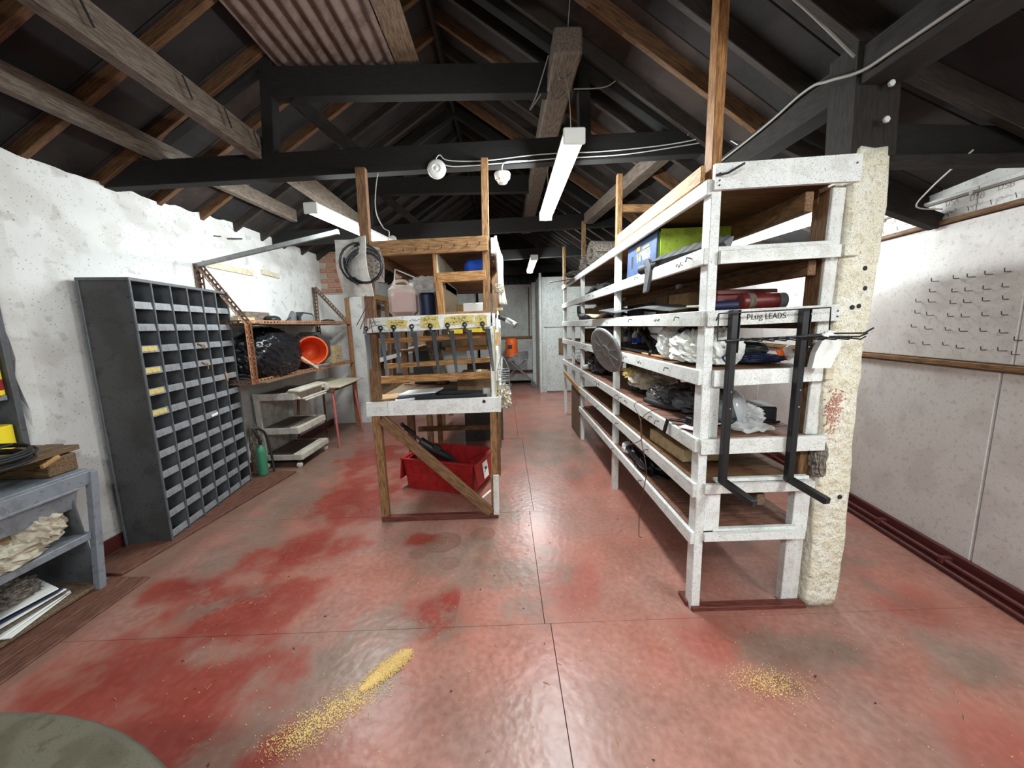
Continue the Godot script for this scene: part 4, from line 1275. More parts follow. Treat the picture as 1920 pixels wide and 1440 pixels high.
	# steel shelving in the alcove behind the bench
	var a := thing("steel_shelving", "dark grey steel shelving with yellow tins inside the alcove", "shelving", Vector3(-3.1, 0, -2.0))
	bm(a, "upright", "steel_grey", Vector3(-2.865, 0, -2.23), Vector3(-2.865, 2.1, -2.23), 0.03, 0.12, Vector3.RIGHT)
	bm(a, "upright", "steel_grey", Vector3(-3.4, 0, -2.23), Vector3(-3.4, 2.1, -2.23), 0.04, 0.05, Vector3.RIGHT)
	bx(a, "end_panel", "hollow", Vector3(-3.15, 1.05, -2.225), Vector3(0.5, 2.1, 0.01))
	bx(a, "back_panel", "hollow", Vector3(-3.5, 1.05, -1.6), Vector3(0.01, 2.1, 1.4))
	for y in [0.78, 1.17, 1.56, 1.95]:
		bx(a, "shelf", "steel_lip", Vector3(-3.12, y, -1.51), Vector3(0.6, 0.03, 1.38))
	for i in 3:
		var tin := thing("oil_tin", ["yellow and red tin on the alcove shelf above the cable coil", "yellow tin on the lower alcove shelf behind the pallet", "yellow tin nearer the viewer on the upper alcove shelf"][i], "tin", [Vector3(-2.86, 1.186, -2.13), Vector3(-2.86, 0.796, -2.13), Vector3(-3.02, 1.186, -1.9)][i], "tins in the alcove")
		var c: Vector3 = tin.position
		var hh := 0.22
		lt(tin, "can_body", "yellow", can(0.075, hh), c)
		lt(tin, "red_band", "crate_red", can(0.0755, 0.06, 0.001), c + Vector3(0, 0.03, 0))
		lt(tin, "lid", "bright_metal", can(0.02, 0.02), c + Vector3(0.02, hh, 0))

	var r := thing("round_table", "round grey-green table top close to the viewer", "table", Vector3(-1.09, 0, 0.15))
	lt(r, "table_top", "table_green", [[0.0, 0.685], [0.85, 0.685], [0.85, 0.685], [0.872, 0.69], [0.88, 0.7], [0.88, 0.71], [0.872, 0.718], [0.862, 0.72], [0.862, 0.72], [0.0, 0.72]], Vector3(-1.09, 0, 0.15), Vector3.ZERO, 72)
	lt(r, "pedestal", "steel_grey", [[0.0, 0.0], [0.3, 0.0], [0.3, 0.02], [0.05, 0.06], [0.04, 0.66], [0.2, 0.685]], Vector3(-1.09, 0, 0.15), Vector3.ZERO, 32)
	lt(r, "screw", "bright_metal", can(0.004, 0.003, 0.001), Vector3(-1.0, 0.72, -0.63), Vector3.ZERO, 8)

# ---------------------------------------------------------------- rusty slotted shelves
func rusty_shelves() -> void:
	var t := thing("slotted_shelving", "rusty slotted-angle wall shelving with two long shelves", "shelving", Vector3(-2.55, 1.0, -4.7))
	var n := Vector3(-2.42, 0, -3.72)
	var f := Vector3(-2.32, 0, -5.85)
	slotted(t, "wall_upright", "rust_dark", Vector3(-2.79, 1.0, -3.7), Vector3(-2.79, 2.13, -3.7), Vector3.BACK, 0.045)
	slotted(t, "wall_upright", "rust_dark", Vector3(-2.79, 1.0, -5.87), Vector3(-2.79, 2.13, -5.87), Vector3.BACK, 0.045)
	slotted(t, "diagonal", "rust_dark", Vector3(-2.79, 2.12, -3.7), Vector3(-2.42, 1.58, -3.71), Vector3.UP, 0.045)
	slotted(t, "diagonal", "rust_dark", Vector3(-2.79, 2.12, -5.87), Vector3(-2.33, 1.58, -5.86), Vector3.UP, 0.045)
	slotted(t, "front_upright", "rust", n + Vector3(0, 1.0, 0), n + Vector3(0, 1.6, 0), Vector3.BACK, 0.04)
	slotted(t, "front_upright", "rust", f + Vector3(0, 0.98, 0), f + Vector3(0, 1.62, 0), Vector3.BACK, 0.04)
	for y in [1.575, 1.005]:
		slotted(t, "front_angle", "rust", n + Vector3(0, y, 0), f + Vector3(0, y + 0.01, 0), Vector3.UP, 0.04)
		slotted(t, "end_angle", "rust_dark", Vector3(-2.79, y, -3.71), n + Vector3(0, y, 0), Vector3.UP, 0.04)
		bx(t, "shelf_board", "oldwood", Vector3(-2.58, y + 0.005, -4.78), Vector3(0.42, 0.014, 2.1), Vector3(0, 3, 0))
	bm(t, "far_leg", "timber", f + Vector3(0.01, 0, -0.02), f + Vector3(0.0, 2.1, -0.02), 0.04, 0.06, Vector3.RIGHT)
	bm(t, "shelf_brace", "ply", Vector3(-2.42, 1.2, -4.6), Vector3(-2.36, 1.03, -4.88), 0.012, 0.03)

	var b := thing("bin_bag", "bulging black plastic bin bag on the rusty shelf", "bag", Vector3(-2.55, 1.02, -4.2))
	put(b, "sack", blob_mesh(Vector3(0.42, 0.54, 0.86), 0.13, 0.42, 12, 0.25, 90, 64, true), M["bin_bag"], Transform3D(Basis(), Vector3(-2.56, 1.02, -4.22)))
	var o := thing("plastic_tub", "orange plastic tub lying on its side, mouth to the aisle, on the rusty shelf", "tub", Vector3(-2.5, 1.02, -5.0))
	var tubm := lathe_mesh([[0.0, 0.0], [0.13, 0.0], [0.13, 0.0], [0.165, 0.3], [0.182, 0.3], [0.182, 0.32], [0.165, 0.32], [0.158, 0.31], [0.125, 0.015], [0.0, 0.015]], 32)
	put(o, "tub_wall", tubm, M["tub_orange"], Transform3D(along(Vector3.ZERO, Vector3(0.55, 0.05, 0.83)) * Basis(Vector3.BACK, -PI / 2), Vector3(-2.6, 1.235, -5.18)))
	var hs := thing("octagonal_housing", "black eight-sided plastic housing with a finned rim around the orange tub", "car part", Vector3(-2.5, 1.02, -5.1))
	var ring := []
	for sx in [-0.1, 0.1]:
		for rad in ([0.19, 0.235] if sx < 0.0 else [0.235, 0.19]):
			var row := []
			for k in 8:
				var a := TAU * (k + 0.5) / 8.0
				row.append(Vector3(sx, cos(a) * rad, sin(a) * rad * 1.05))
			ring.append(row)
	ring.append(ring[0])
	var hb := along(Vector3.ZERO, Vector3(0.55, 0.05, 0.83))
	put(hs, "shell", grid(ring, true, false), M["black_plastic"], Transform3D(hb, Vector3(-2.55, 1.262, -5.11)))
	for k in 9:
		var a := -0.9 + k * 0.23
		put(hs, "fin", box_mesh(Vector3(0.012, 0.012, 0.05), 0.002), M["steel_lip"], Transform3D(hb * Basis(Vector3.RIGHT, -a), Vector3(-2.55, 1.262, -5.11) + hb * Vector3(0.104, sin(a) * 0.213, cos(a) * 0.22)))
	var cy := thing("steel_canister", "silver metal cylinder lying below the orange tub", "canister", Vector3(-2.4, 1.02, -5.05))
	lt(cy, "cylinder_body", "bright_metal", [[0.0, 0.0], [0.03, 0.0], [0.035, 0.006], [0.035, 0.2], [0.028, 0.2], [0.028, 0.22], [0.036, 0.23], [0.036, 0.38], [0.0, 0.385]], Vector3(-2.41, 1.055, -4.82), Vector3(-90, -8, 0), 18)
	carton("printed_carton", "buff printed carton standing at the far end of the rusty shelf", Vector3(-2.5, 1.02, -5.62), Vector3(0.18, 0.26, 0.32), "card_buff", 4.0, true)
	tag(bx(self, "grey_case", "grey_plastic", Vector3(-2.62, 1.2, -5.42), Vector3(0.1, 0.36, 0.2)), "flat grey case standing against the wall on the rusty shelf", "case")
	var w := thing("wooden_block", "grey weathered wooden block on the top rusty shelf", "wood block", Vector3(-2.66, 1.59, -4.22))
	pr(w, "block_body", "greywood", [[-0.19, 0.0], [0.17, 0.0], [0.16, 0.12], [-0.15, 0.125]], 0.09, Vector3(-2.66, 1.588, -4.22), Vector3(0, 80, 0))
	carton("pale_carton", "low pale carton behind the diagonal of the rusty shelf", Vector3(-2.65, 1.59, -3.95), Vector3(0.16, 0.06, 0.3), "card_buff", 6.0, false)
	var cp := thing("peaked_cap", "black cap lying beside the grey wooden block", "cap", Vector3(-2.55, 1.59, -4.35))
	bl(cp, "crown", "black_plastic", Vector3(-2.56, 1.588, -4.36), Vector3(0.15, 0.09, 0.17), 0.1, 0.2, 21)
	bx(cp, "peak", "black_plastic", Vector3(-2.47, 1.595, -4.36), Vector3(0.1, 0.006, 0.13), Vector3(0, 0, -6))
	var m := thing("wing_mirror", "black car door mirror with its glass to the aisle on the top rusty shelf", "car mirror", Vector3(-2.5, 1.59, -4.85))
	var mb := deg(Vector3(0, 82, 0))
	put(m, "shell", prism_mesh([[-0.02, 0.0], [0.24, 0.0], [0.27, 0.03], [0.27, 0.1], [0.24, 0.13], [0.06, 0.14], [-0.02, 0.09]], 0.09), M["black_plastic"], Transform3D(mb, Vector3(-2.52, 1.59, -4.8)))
	put(m, "glass", prism_mesh([[0.01, 0.02], [0.22, 0.02], [0.245, 0.04], [0.245, 0.09], [0.22, 0.11], [0.06, 0.12], [0.01, 0.08]], 0.004), M["bright_metal"], Transform3D(mb, Vector3(-2.472, 1.59, -4.8)))
	put(m, "mount", prism_mesh([[-0.2, 0.0], [-0.02, 0.0], [-0.02, 0.12], [-0.07, 0.15]], 0.03), M["grey_plastic"], Transform3D(mb, Vector3(-2.52, 1.59, -4.8)))
	tb(m, "wire_tail", "black_rubber", [Vector3(-2.5, 1.66, -4.64), Vector3(-2.5, 1.62, -4.52), Vector3(-2.5, 1.595, -4.42)], 0.006, true)
	tag(bl(self, "black_fitting", "black_plastic", Vector3(-2.48, 1.59, -5.55), Vector3(0.14, 0.06, 0.24), 0.3, 0.3, 25), "small black fitting at the far end of the top rusty shelf", "car part")
	var bn := thing("hose_bundle", "bundle of dark hoses half hidden behind the pigeonhole cabinet", "hoses", Vector3(-2.62, 1.02, -3.85))
	for i in 6:
		tb(bn, "hose", "black_rubber" if i % 2 else "grey_plastic", [Vector3(-2.75, 1.035 + 0.018 * i, -3.78), Vector3(-2.6, 1.05 + 0.018 * i, -3.82 - 0.01 * i), Vector3(-2.47, 1.03 + 0.016 * i, -3.8)], 0.011, true)
	var bar := thing("steel_strut", "long grey steel strut running from the slotted upright to the lit batten", "strut", Vector3(-2.79, 2.1, -3.7))
	bm(bar, "bar", "galvanised", Vector3(-2.79, 2.115, -3.69), Vector3(-1.45, 2.365, -3.62), 0.03, 0.04)

func carton(called: String, label: String, base: Vector3, s: Vector3, mat: String, turn: float, print_it: bool, group := "") -> Node3D:
	var t := thing(called, label, "box", base, group)
	var r := Vector3(0, turn, 0)
	bx(t, "carton_body", mat, base + Vector3(0, s.y * 0.5, 0), s, r, 0.004)
	bx(t, "tape", "ply", base + Vector3(0, s.y + 0.0005, 0), Vector3(s.x * 0.18, 0.001, s.z), r, 0.0)
	if print_it:
		var q := deg(r)
		put(t, "print_mark", scribble_mesh(s.z * 0.5, s.y * 0.3, int(s.x * 1000.0) + 3, 2, 0.005), M["card_dark"], Transform3D(q * deg(Vector3(0, 90, 0)), base + q * Vector3(s.x * 0.5 + 0.001, s.y * 0.35, 0)))
		put(t, "print_mark", scribble_mesh(s.x * 0.6, s.y * 0.3, int(s.x * 1000.0) + 5, 2, 0.005), M["card_dark"], Transform3D(q, base + q * Vector3(0, s.y * 0.35, s.z * 0.5 + 0.001)))
	return t

# ---------------------------------------------------------------- things on the floor by the wall
func left_floor_things() -> void:
	var t := thing("computer_trolley", "cream metal computer trolley with three brown shelves, a keyboard tray and castors", "trolley", Vector3(-2.5, 0, -4.45))
	# a back panel with shelves reaching out to the aisle
	for zz in [-4.14, -4.76]:
		bm(t, "side_post", "beige_metal", Vector3(-2.68, 0.1, zz), Vector3(-2.7, 0.84, zz), 0.025, 0.06, Vector3.RIGHT)
	bx(t, "back_panel", "beige_metal", Vector3(-2.715, 0.46, -4.45), Vector3(0.012, 0.74, 0.6))
	for s in [[0.8, -2.30, 0.075], [0.42, -2.29, 0.07], [0.12, -2.28, 0.06]]:
		bx(t, "shelf", "brown_laminate", Vector3((s[1] - 2.7) * 0.5, s[0] + 0.02, -4.45), Vector3(s[1] + 2.7 - 0.02, 0.015, 0.6))
		for zz in [-4.135, -4.765]:
			bx(t, "shelf_side", "beige_metal", Vector3((s[1] - 2.7) * 0.5, s[0], zz), Vector3(s[1] + 2.7, s[2], 0.015))
		bx(t, "shelf_edge", "cream_plastic", Vector3(s[1], s[0], -4.45), Vector3(0.03, s[2], 0.64))
		bx(t, "shelf_nosing", "cream_plastic", Vector3(s[1] - 0.045, s[0] + 0.03, -4.45), Vector3(0.09, 0.012, 0.62))
	var k := pr(t, "keyboard_tray", "cream_plastic", [[-0.1, 0.0], [0.06, 0.0], [0.0, 0.085], [-0.07, 0.085]], 0.02, Vector3(-2.29, 0.77, -4.15))
	bx(k, "tray_top", "cream_plastic", Vector3(-2.28, 0.862, -4.45), Vector3(0.12, 0.02, 0.66), Vector3(0, 0, -6))
	bx(k, "tray_rail", "cream_plastic", Vector3(-2.2, 0.775, -4.42), Vector3(0.03, 0.016, 0.56))
	bx(k, "tray_rail", "cream_plastic", Vector3(-2.18, 0.755, -4.40), Vector3(0.02, 0.016, 0.48))
	bx(k, "tray_end", "cream_plastic", Vector3(-2.21, 0.815, -4.74), Vector3(0.05, 0.07, 0.02))
	for c in [[-2.31, -4.14], [-2.31, -4.75], [-2.67, -4.14], [-2.67, -4.75]]:
		var w := lt(t, "castor", "cream_plastic", [[0.0, -0.02], [0.026, -0.02], [0.032, -0.012], [0.032, 0.012], [0.026, 0.02], [0.0, 0.02]], Vector3(c[0], 0.032, c[1]), Vector3(90, 20, 0), 16)
		bx(w, "castor_fork", "black_plastic", Vector3(c[0], 0.07, c[1]), Vector3(0.03, 0.04, 0.035))
	var p := thing("side_table", "worn pale-topped table on splayed pink tubular legs", "table", Vector3(-2.35, 0, -5.2))
	bx(p, "table_top", "ply", Vector3(-2.4, 0.79, -5.24), Vector3(0.62, 0.02, 0.88), Vector3(0, 2, 0), 0.008)
	bm(p, "apron_rail", "rust_dark", Vector3(-2.16, 0.73, -4.84), Vector3(-2.64, 0.73, -4.86), 0.02, 0.025)
	bm(p, "apron_rail", "rust_dark", Vector3(-2.17, 0.75, -4.86), Vector3(-2.16, 0.75, -5.55), 0.02, 0.025)
	tb(p, "leg", "leg_pink", [Vector3(-2.2, 0.78, -4.86), Vector3(-2.155, 0.0, -4.81)], 0.016, false, 10, 0.012)
	tb(p, "leg", "leg_pink", [Vector3(-2.18, 0.78, -5.5), Vector3(-2.133, 0.0, -5.57)], 0.016, false, 10, 0.012)
	tb(p, "leg", "rust_dark", [Vector3(-2.63, 0.78, -4.86), Vector3(-2.67, 0.0, -4.81)], 0.016, false, 10, 0.012)
	tb(p, "leg", "rust_dark", [Vector3(-2.62, 0.78, -5.5), Vector3(-2.66, 0.0, -5.57)], 0.016, false, 10, 0.012)
	var g := thing("gas_bottle", "small green gas bottle with a hose beside the pigeonhole cabinet", "gas bottle", Vector3(-2.56, 0, -3.9))
	lt(g, "bottle_body", "can_green", [[0.0, 0.0], [0.04, 0.0], [0.045, 0.01], [0.045, 0.25], [0.035, 0.29], [0.012, 0.31], [0.012, 0.33], [0.0, 0.33]], Vector3(-2.56, 0.02, -3.9), Vector3.ZERO, 18)
	lt(g, "valve", "black_metal", can(0.016, 0.06), Vector3(-2.56, 0.345, -3.9), Vector3.ZERO, 10)
	tb(g, "hose", "black_rubber", [Vector3(-2.56, 0.4, -3.9), Vector3(-2.58, 0.52, -3.86), Vector3(-2.55, 0.45, -3.98), Vector3(-2.52, 0.2, -4.0), Vector3(-2.5, 0.03, -3.98)], 0.012, true)
	var pb := thing("polythene_bag", "torn grey polythene bag hanging behind the gas bottle", "bag", Vector3(-2.64, 0.02, -3.96))
	bl(pb, "bag_skin", "grey_cloth", Vector3(-2.64, 0.02, -3.97), Vector3(0.12, 0.5, 0.06), 0.4, 0.25, 31, 0.5, Vector3.ZERO, false)

	# brown wooden shelving further along the wall
	var s := thing("wooden_shelving", "brown wooden shelving full of boxes beyond the rusty shelf", "shelving", Vector3(-2.45, 0, -7.6))
	for zz in [-6.5, -7.6, -8.7, -9.6]:
		bm(s, "post", "timber", Vector3(-2.26, 0, zz), Vector3(-2.26, 2.1, zz), 0.05, 0.06, Vector3.RIGHT)
		bm(s, "rear_post", "timber_b", Vector3(-2.75, 0, zz), Vector3(-2.75, 2.1, zz), 0.05, 0.06, Vector3.RIGHT)
		bm(s, "end_rail", "timber", Vector3(-2.78, 2.07, zz), Vector3(-2.23, 2.07, zz), 0.04, 0.07)
	for y in [0.35, 0.95, 1.5]:
		bm(s, "shelf_rail", "paint1" if y > 0.9 and y < 1.0 else "timber", Vector3(-2.24, y, -6.45), Vector3(-2.24, y, -9.65), 0.022, 0.08)
		bx(s, "shelf_board", "oldwood", Vector3(-2.5, y + 0.03, -8.05), Vector3(0.5, 0.018, 3.2))
	bm(s, "top_rail", "timber", Vector3(-2.24, 2.06, -6.45), Vector3(-2.24, 2.06, -9.65), 0.03, 0.09)
	carton("brown_carton", "brown carton with a hand slot on the wooden shelving", Vector3(-2.42, 1.54, -6.85), Vector3(0.3, 0.2, 0.34), "card_dark", 2.0, true)
	carton("grey_carton", "grey storage box on the middle shelf of the wooden shelving", Vector3(-2.42, 0.99, -6.9), Vector3(0.3, 0.26, 0.4), "grey_plastic", -3.0, false)
	carton("white_carton", "white printed box beside the brown carton on the wooden shelving", Vector3(-2.4, 1.54, -7.4), Vector3(0.26, 0.14, 0.3), "paper", 4.0, true)
	var cr := thing("radio_set", "black radio with a round dial on the wooden shelving", "radio", Vector3(-2.36, 1.74, -6.85))
	bx(cr, "case_body", "black_plastic", Vector3(-2.42, 1.81, -6.86), Vector3(0.22, 0.13, 0.28), Vector3.ZERO, 0.01)
	lt(cr, "dial", "bright_metal", can(0.03, 0.01), Vector3(-2.31, 1.81, -6.86), Vector3(0, 0, -90), 16)

# ---------------------------------------------------------------- far end
func far_end() -> void:
	var w := shell("wall_back", Vector3(0, 0, -10.45))
	bx(w, "end_sheeting", "corrugated_dark", Vector3(-0.2, 2.2, -10.5), Vector3(8.4, 4.4, 0.1))
	for i in 26:
		bx(w, "corrugation", "corrugated_dark", Vector3(-1.6 + i * 0.16, 3.1, -10.43), Vector3(0.06, 1.7, 0.05), Vector3.ZERO, 0.015)
	bm(w, "sheeting_rail", "sootwood_b", Vector3(-2.8, 2.8, -10.36), Vector3(3.4, 2.82, -10.36), 0.08, 0.09)
	bm(w, "sheeting_rail", "sootwood_b", Vector3(-2.8, 3.2, -10.36), Vector3(3.4, 3.22, -10.36), 0.06, 0.07)
	var pn := thing("partition_panel", "tall off-white board partition with a brown rail at the end of the aisle", "partition", Vector3(0.3, 0, -9.95))
	bx(pn, "upper_board", "panel_white", Vector3(0.05, 1.87, -9.95), Vector3(1.36, 1.3, 0.03))
	bx(pn, "lower_board", "panel_white", Vector3(0.05, 0.62, -9.95), Vector3(1.36, 1.08, 0.03))
	bm(pn, "brown_rail", "timber", Vector3(-0.6, 1.195, -9.92), Vector3(0.72, 1.2, -9.92), 0.05, 0.06)
	bm(pn, "edge_post", "timber_b", Vector3(0.64, 1.2, -9.91), Vector3(0.64, 2.45, -9.91), 0.04, 0.03, Vector3.RIGHT)
	bm(pn, "kick_rail", "redwood", Vector3(-0.6, 0.32, -9.9), Vector3(0.72, 0.33, -9.9), 0.05, 0.06)
	bx(pn, "board_behind", "panel_white", Vector3(-1.9, 1.2, -10.2), Vector3(2.4, 2.4, 0.03))
	var jm := thing("door_post", "pair of white posts beside the open end-of-aisle doorway", "post", Vector3(0.78, 0, -9.5))
	bm(jm, "post", "panel_white", Vector3(0.74, 0, -9.55), Vector3(0.74, 2.52, -9.55), 0.1, 0.06, Vector3.BACK)
	bm(jm, "post", "panel_white", Vector3(0.84, 0, -9.4), Vector3(0.84, 1.95, -9.4), 0.08, 0.06, Vector3.BACK)
	var dr := thing("white_cupboard", "tall pale grey-white cupboard with two stacked doors at the end of the aisle", "cupboard", Vector3(1.35, 0, -8.8))
	bx(dr, "carcass", "panel_white", Vector3(1.42, 1.26, -9.0), Vector3(1.3, 2.52, 0.96))
	bm(dr, "edge_post", "panel_white", Vector3(0.80, 0, -8.5), Vector3(0.80, 2.6, -8.5), 0.07, 0.05, Vector3.RIGHT)
	bx(dr, "upper_door", "panel_white", Vector3(1.44, 1.98, -8.505), Vector3(1.14, 1.06, 0.02))
	bx(dr, "lower_door", "panel_white", Vector3(1.47, 0.73, -8.495), Vector3(1.1, 1.4, 0.02), Vector3(0, 2, 0))
	bx(dr, "brown_plate", "card_dark", Vector3(1.24, 1.02, -8.475), Vector3(0.1, 0.36, 0.03))
	var c := thing("shopping_trolley", "wire shopping trolley tipped on its castors by the end partition", "shopping trolley", Vector3(0.42, 0, -9.3))
	for i in 6:
		tb(c, "basket_wire", "galvanised", [Vector3(0.05 + 0.02 * i, 0.66 + 0.03 * i, -9.5), Vector3(0.55, 0.72 + 0.03 * i, -9.5), Vector3(0.56, 0.72 + 0.03 * i, -9.2), Vector3(0.05 + 0.02 * i, 0.66 + 0.03 * i, -9.2)], 0.008, false, 5)
	for i in 7:
		tb(c, "basket_wire", "galvanised", [Vector3(0.08 + i * 0.075, 0.66, -9.2), Vector3(0.1 + i * 0.075, 0.88, -9.2)], 0.006, false, 5)
	tb(c, "frame_tube", "galvanised", [Vector3(0.12, 0.66, -9.2), Vector3(0.68, 0.12, -9.2)], 0.018)
	tb(c, "frame_tube", "galvanised", [Vector3(0.12, 0.66, -9.5), Vector3(0.68, 0.12, -9.5)], 0.018)
	tb(c, "frame_tube", "galvanised", [Vector3(0.1, 0.3, -9.35), Vector3(0.5, 0.66, -9.35)], 0.018)
	for q in [[0.68, -9.2], [0.68, -9.5], [0.1, -9.3]]:
		lt(c, "castor", "grey_plastic", can(0.06, 0.03), Vector3(q[0], 0.06, q[1]), Vector3(90, 0, 0), 16)
	var b := thing("orange_drum", "orange drum with a blue label sitting in the shopping trolley", "drum", Vector3(0.14, 0.72, -9.34))
	lt(b, "drum_body", "bright_orange", [[0.0, 0.0], [0.14, 0.0], [0.15, 0.02], [0.14, 0.3], [0.15, 0.32], [0.13, 0.42], [0.1, 0.45], [0.0, 0.45]], Vector3(0.17, 0.75, -9.34), Vector3.ZERO, 20)
	bx(b, "label_patch", "navy", Vector3(0.13, 1.0, -9.2), Vector3(0.1, 0.09, 0.01))

# ---------------------------------------------------------------- what stands on the white rack
func bottle(label: String, base: Vector3, h: float, r: float, mat: String, lab: String) -> void:
	var t := thing("spray_bottle", label, "bottle", base, "bottles on the rack")
	lt(t, "bottle_body", mat, [[0.0, 0.0], [r, 0.0], [r, 0.004], [r, h * 0.62], [r * 0.8, h * 0.72], [r * 0.35, h * 0.82], [r * 0.35, h * 0.86], [0.0, h * 0.86]], base, Vector3.ZERO, 16)
	lt(t, "label_wrap", lab, can(r + 0.0008, h * 0.3, 0.001), base + Vector3(0, h * 0.18, 0), Vector3.ZERO, 16)
	lt(t, "cap", "black_plastic", can(r * 0.42, h * 0.14, 0.003), base + Vector3(0, h * 0.86, 0), Vector3.ZERO, 12)

func rack_contents() -> void:
	# --- top of the rack
	var t := thing("rolled_carpet", "grey mottled rolled carpet on top of the white rack", "carpet roll", Vector3(1.12, 2.14, -4.5))
	var rows := []
	for k in 61:      # a spiral of pile, one closed loop at each step
		var a := TAU * 2.6 * k / 60.0
		var r := 0.13 - 0.028 * a / TAU
		var o := Vector3(0, sin(a), cos(a))
		rows.append([o * (r + 0.011) + Vector3(-0.26, 0, 0), o * (r + 0.011) + Vector3(0.26, 0, 0), o * (r - 0.011) + Vector3(0.26, 0, 0), o * (r - 0.011) + Vector3(-0.26, 0, 0)])
	put(t, "carpet_spiral", grid(rows, true, false), M["grey_cloth"], Transform3D(deg(Vector3(0, 10, 0)), Vector3(1.24, 2.265, -4.45)))
	bl(t, "loose_fold", "grey_cloth", Vector3(1.15, 2.13, -4.75), Vector3(0.36, 0.2, 0.4), 0.4, 0.2, 14, 0.0, Vector3.ZERO, false)
	var fp := thing("plywood_offcut", "thin grey board jutting out from the top of the rack over the aisle", "board", Vector3(1.0, 2.13, -5.7))
	bx(fp, "panel_sheet", "greywood", Vector3(1.02, 2.145, -5.7), Vector3(0.5, 0.014, 1.0), Vector3(4, 8, 7))
	bl(fp, "rag", "grey_cloth", Vector3(1.06, 2.15, -5.5), Vector3(0.3, 0.07, 0.3), 0.5, 0.3, 15, 0.0, Vector3.ZERO, false)
	# --- second shelf: the wheel trim carton
	var b := thing("wheel_trim_carton", "blue and lime green carton printed 14 wheel trims on the second shelf", "box", Vector3(1.16, 1.832, -2.77))
	bx(b, "carton_body", "lime", Vector3(1.17, 1.945, -2.77), Vector3(0.38, 0.225, 0.55))
	var face_l := bx(b, "blue_side", "box_blue", Vector3(0.972, 1.95, -2.77), Vector3(0.012, 0.235, 0.565), Vector3(0, 0, -2), 0.002)
	var side := deg(Vector3(0, -90, 0))
	put(face_l, "lettering", text_mesh("14\"", 0.085), M["yellow"], Transform3D(side, Vector3(0.9655, 1.95, -2.79)))
	put(face_l, "lettering", text_mesh("WHEEL", 0.052), M["paper"], Transform3D(side, Vector3(0.9655, 1.965, -2.66)))
	put(face_l, "lettering", text_mesh("TRIMS", 0.052), M["paper"], Transform3D(side, Vector3(0.9655, 1.925, -2.66)))
	bx(face_l, "print_block", "bright_orange", Vector3(0.965, 2.01, -2.81), Vector3(0.001, 0.03, 0.07), Vector3.ZERO, 0.0)
	bx(face_l, "print_block", "yellow", Vector3(0.965, 2.0, -2.66), Vector3(0.001, 0.012, 0.12), Vector3.ZERO, 0.0)
	bx(face_l, "print_block", "yellow", Vector3(0.965, 1.895, -2.66), Vector3(0.001, 0.016, 0.12), Vector3.ZERO, 0.0)
	bx(face_l, "hand_hole", "hollow", Vector3(0.965, 1.935, -2.94), Vector3(0.002, 0.09, 0.035), Vector3.ZERO, 0.0)
	bx(b, "green_flap", "lime", Vector3(1.2, 1.955, -2.46), Vector3(0.43, 0.23, 0.006), Vector3(0, -4, 0))
	bx(b, "print_block", "bright_orange", Vector3(1.03, 1.87, -2.452), Vector3(0.06, 0.03, 0.002), Vector3(0, -4, 0), 0.0)
	var g := thing("bumper_trim", "curved black car bumper strip with a grey end bracket sticking out over the aisle", "car part", Vector3(0.98, 1.832, -2.2))
	var gr := []
	for i in 17:
		var u := i / 16.0
		var c := Vector3(lerpf(1.06, 0.93, u) + 0.05 * sin(u * PI), 1.838, lerpf(-1.86, -2.42, u))
		var hh := 0.05 + 0.028 * sin(u * PI)
		gr.append([c, c + Vector3(0.02, hh * 0.3, 0), c + Vector3(0.028, hh, 0), c + Vector3(0.018, hh + (0.008 if i % 2 else 0.0), 0), c + Vector3(-0.02, hh * 0.5, 0)])
	gr.insert(0, dot_row(Vector3(1.06, 1.86, -1.86), 5))
	gr.append(dot_row(Vector3(0.93, 1.86, -2.42), 5))
	put(g, "strip", grid(gr, true, false), M["black_plastic"], Transform3D())
	pr(g, "end_bracket", "grey_plastic", [[-0.02, 0.0], [0.02, 0.01], [0.055, 0.16], [0.03, 0.2], [-0.02, 0.19], [0.0, 0.12]], 0.02, Vector3(0.905, 1.685, -2.48), Vector3(0, -75, 0))
	tb(g, "pipe_stub", "black_rubber", [Vector3(0.95, 1.845, -2.4), Vector3(0.9, 1.835, -2.56)], 0.03, false, 14)
	for i in 3:
		tag(bl(self, "engine_hose", "black_rubber", Vector3(1.15 + 0.06 * i, 1.832, -4.25 - 0.4 * i), Vector3(0.3, 0.09, 0.3), 0.5, 0.35, 61 + i), ["heap of dark hoses on the second shelf past the blue carton", "second dark heap of hoses further along the second shelf", "third dark heap of hoses near the far end of the second shelf"][i], "car part", "dark hose heaps on the second shelf")
	# --- third shelf
	var p := thing("splash_panel", "long grey moulded car panel lying over the edge of the third shelf", "car panel", Vector3(1.1, 1.55, -3.0))
	put(p, "panel_skin", sheet_mesh(0.34, 1.35, 0.006, func(x, z): return 0.035 + 0.02 * cos(x * 9.0) - 0.02 * z + 0.012 * sin(z * 7.0), 14, 24), M["grey_plastic"], Transform3D(deg(Vector3(0, 4, 0)), Vector3(1.1, 1.552, -2.95)))
	var ws := thing("torn_sheet", "torn cream sheet hanging over the third shelf edge beside the grey panel", "paper", Vector3(1.0, 1.55, -3.75))
	put(ws, "sheet", sheet_mesh(0.2, 0.75, 0.003, func(x, z): return 0.03 + 0.02 * sin(z * 11.0 + x * 6.0) + 0.3 * maxf(0.0, -x - 0.06) * -0.2, 8, 18), M["dirty_cloth"], Transform3D(deg(Vector3(0, 6, 0)), Vector3(0.99, 1.548, -3.7)))
	carton("open_carton", "plain brown carton on the third shelf behind the white post", Vector3(1.27, 1.552, -2.62), Vector3(0.2, 0.13, 0.24), "card", 6.0, false)
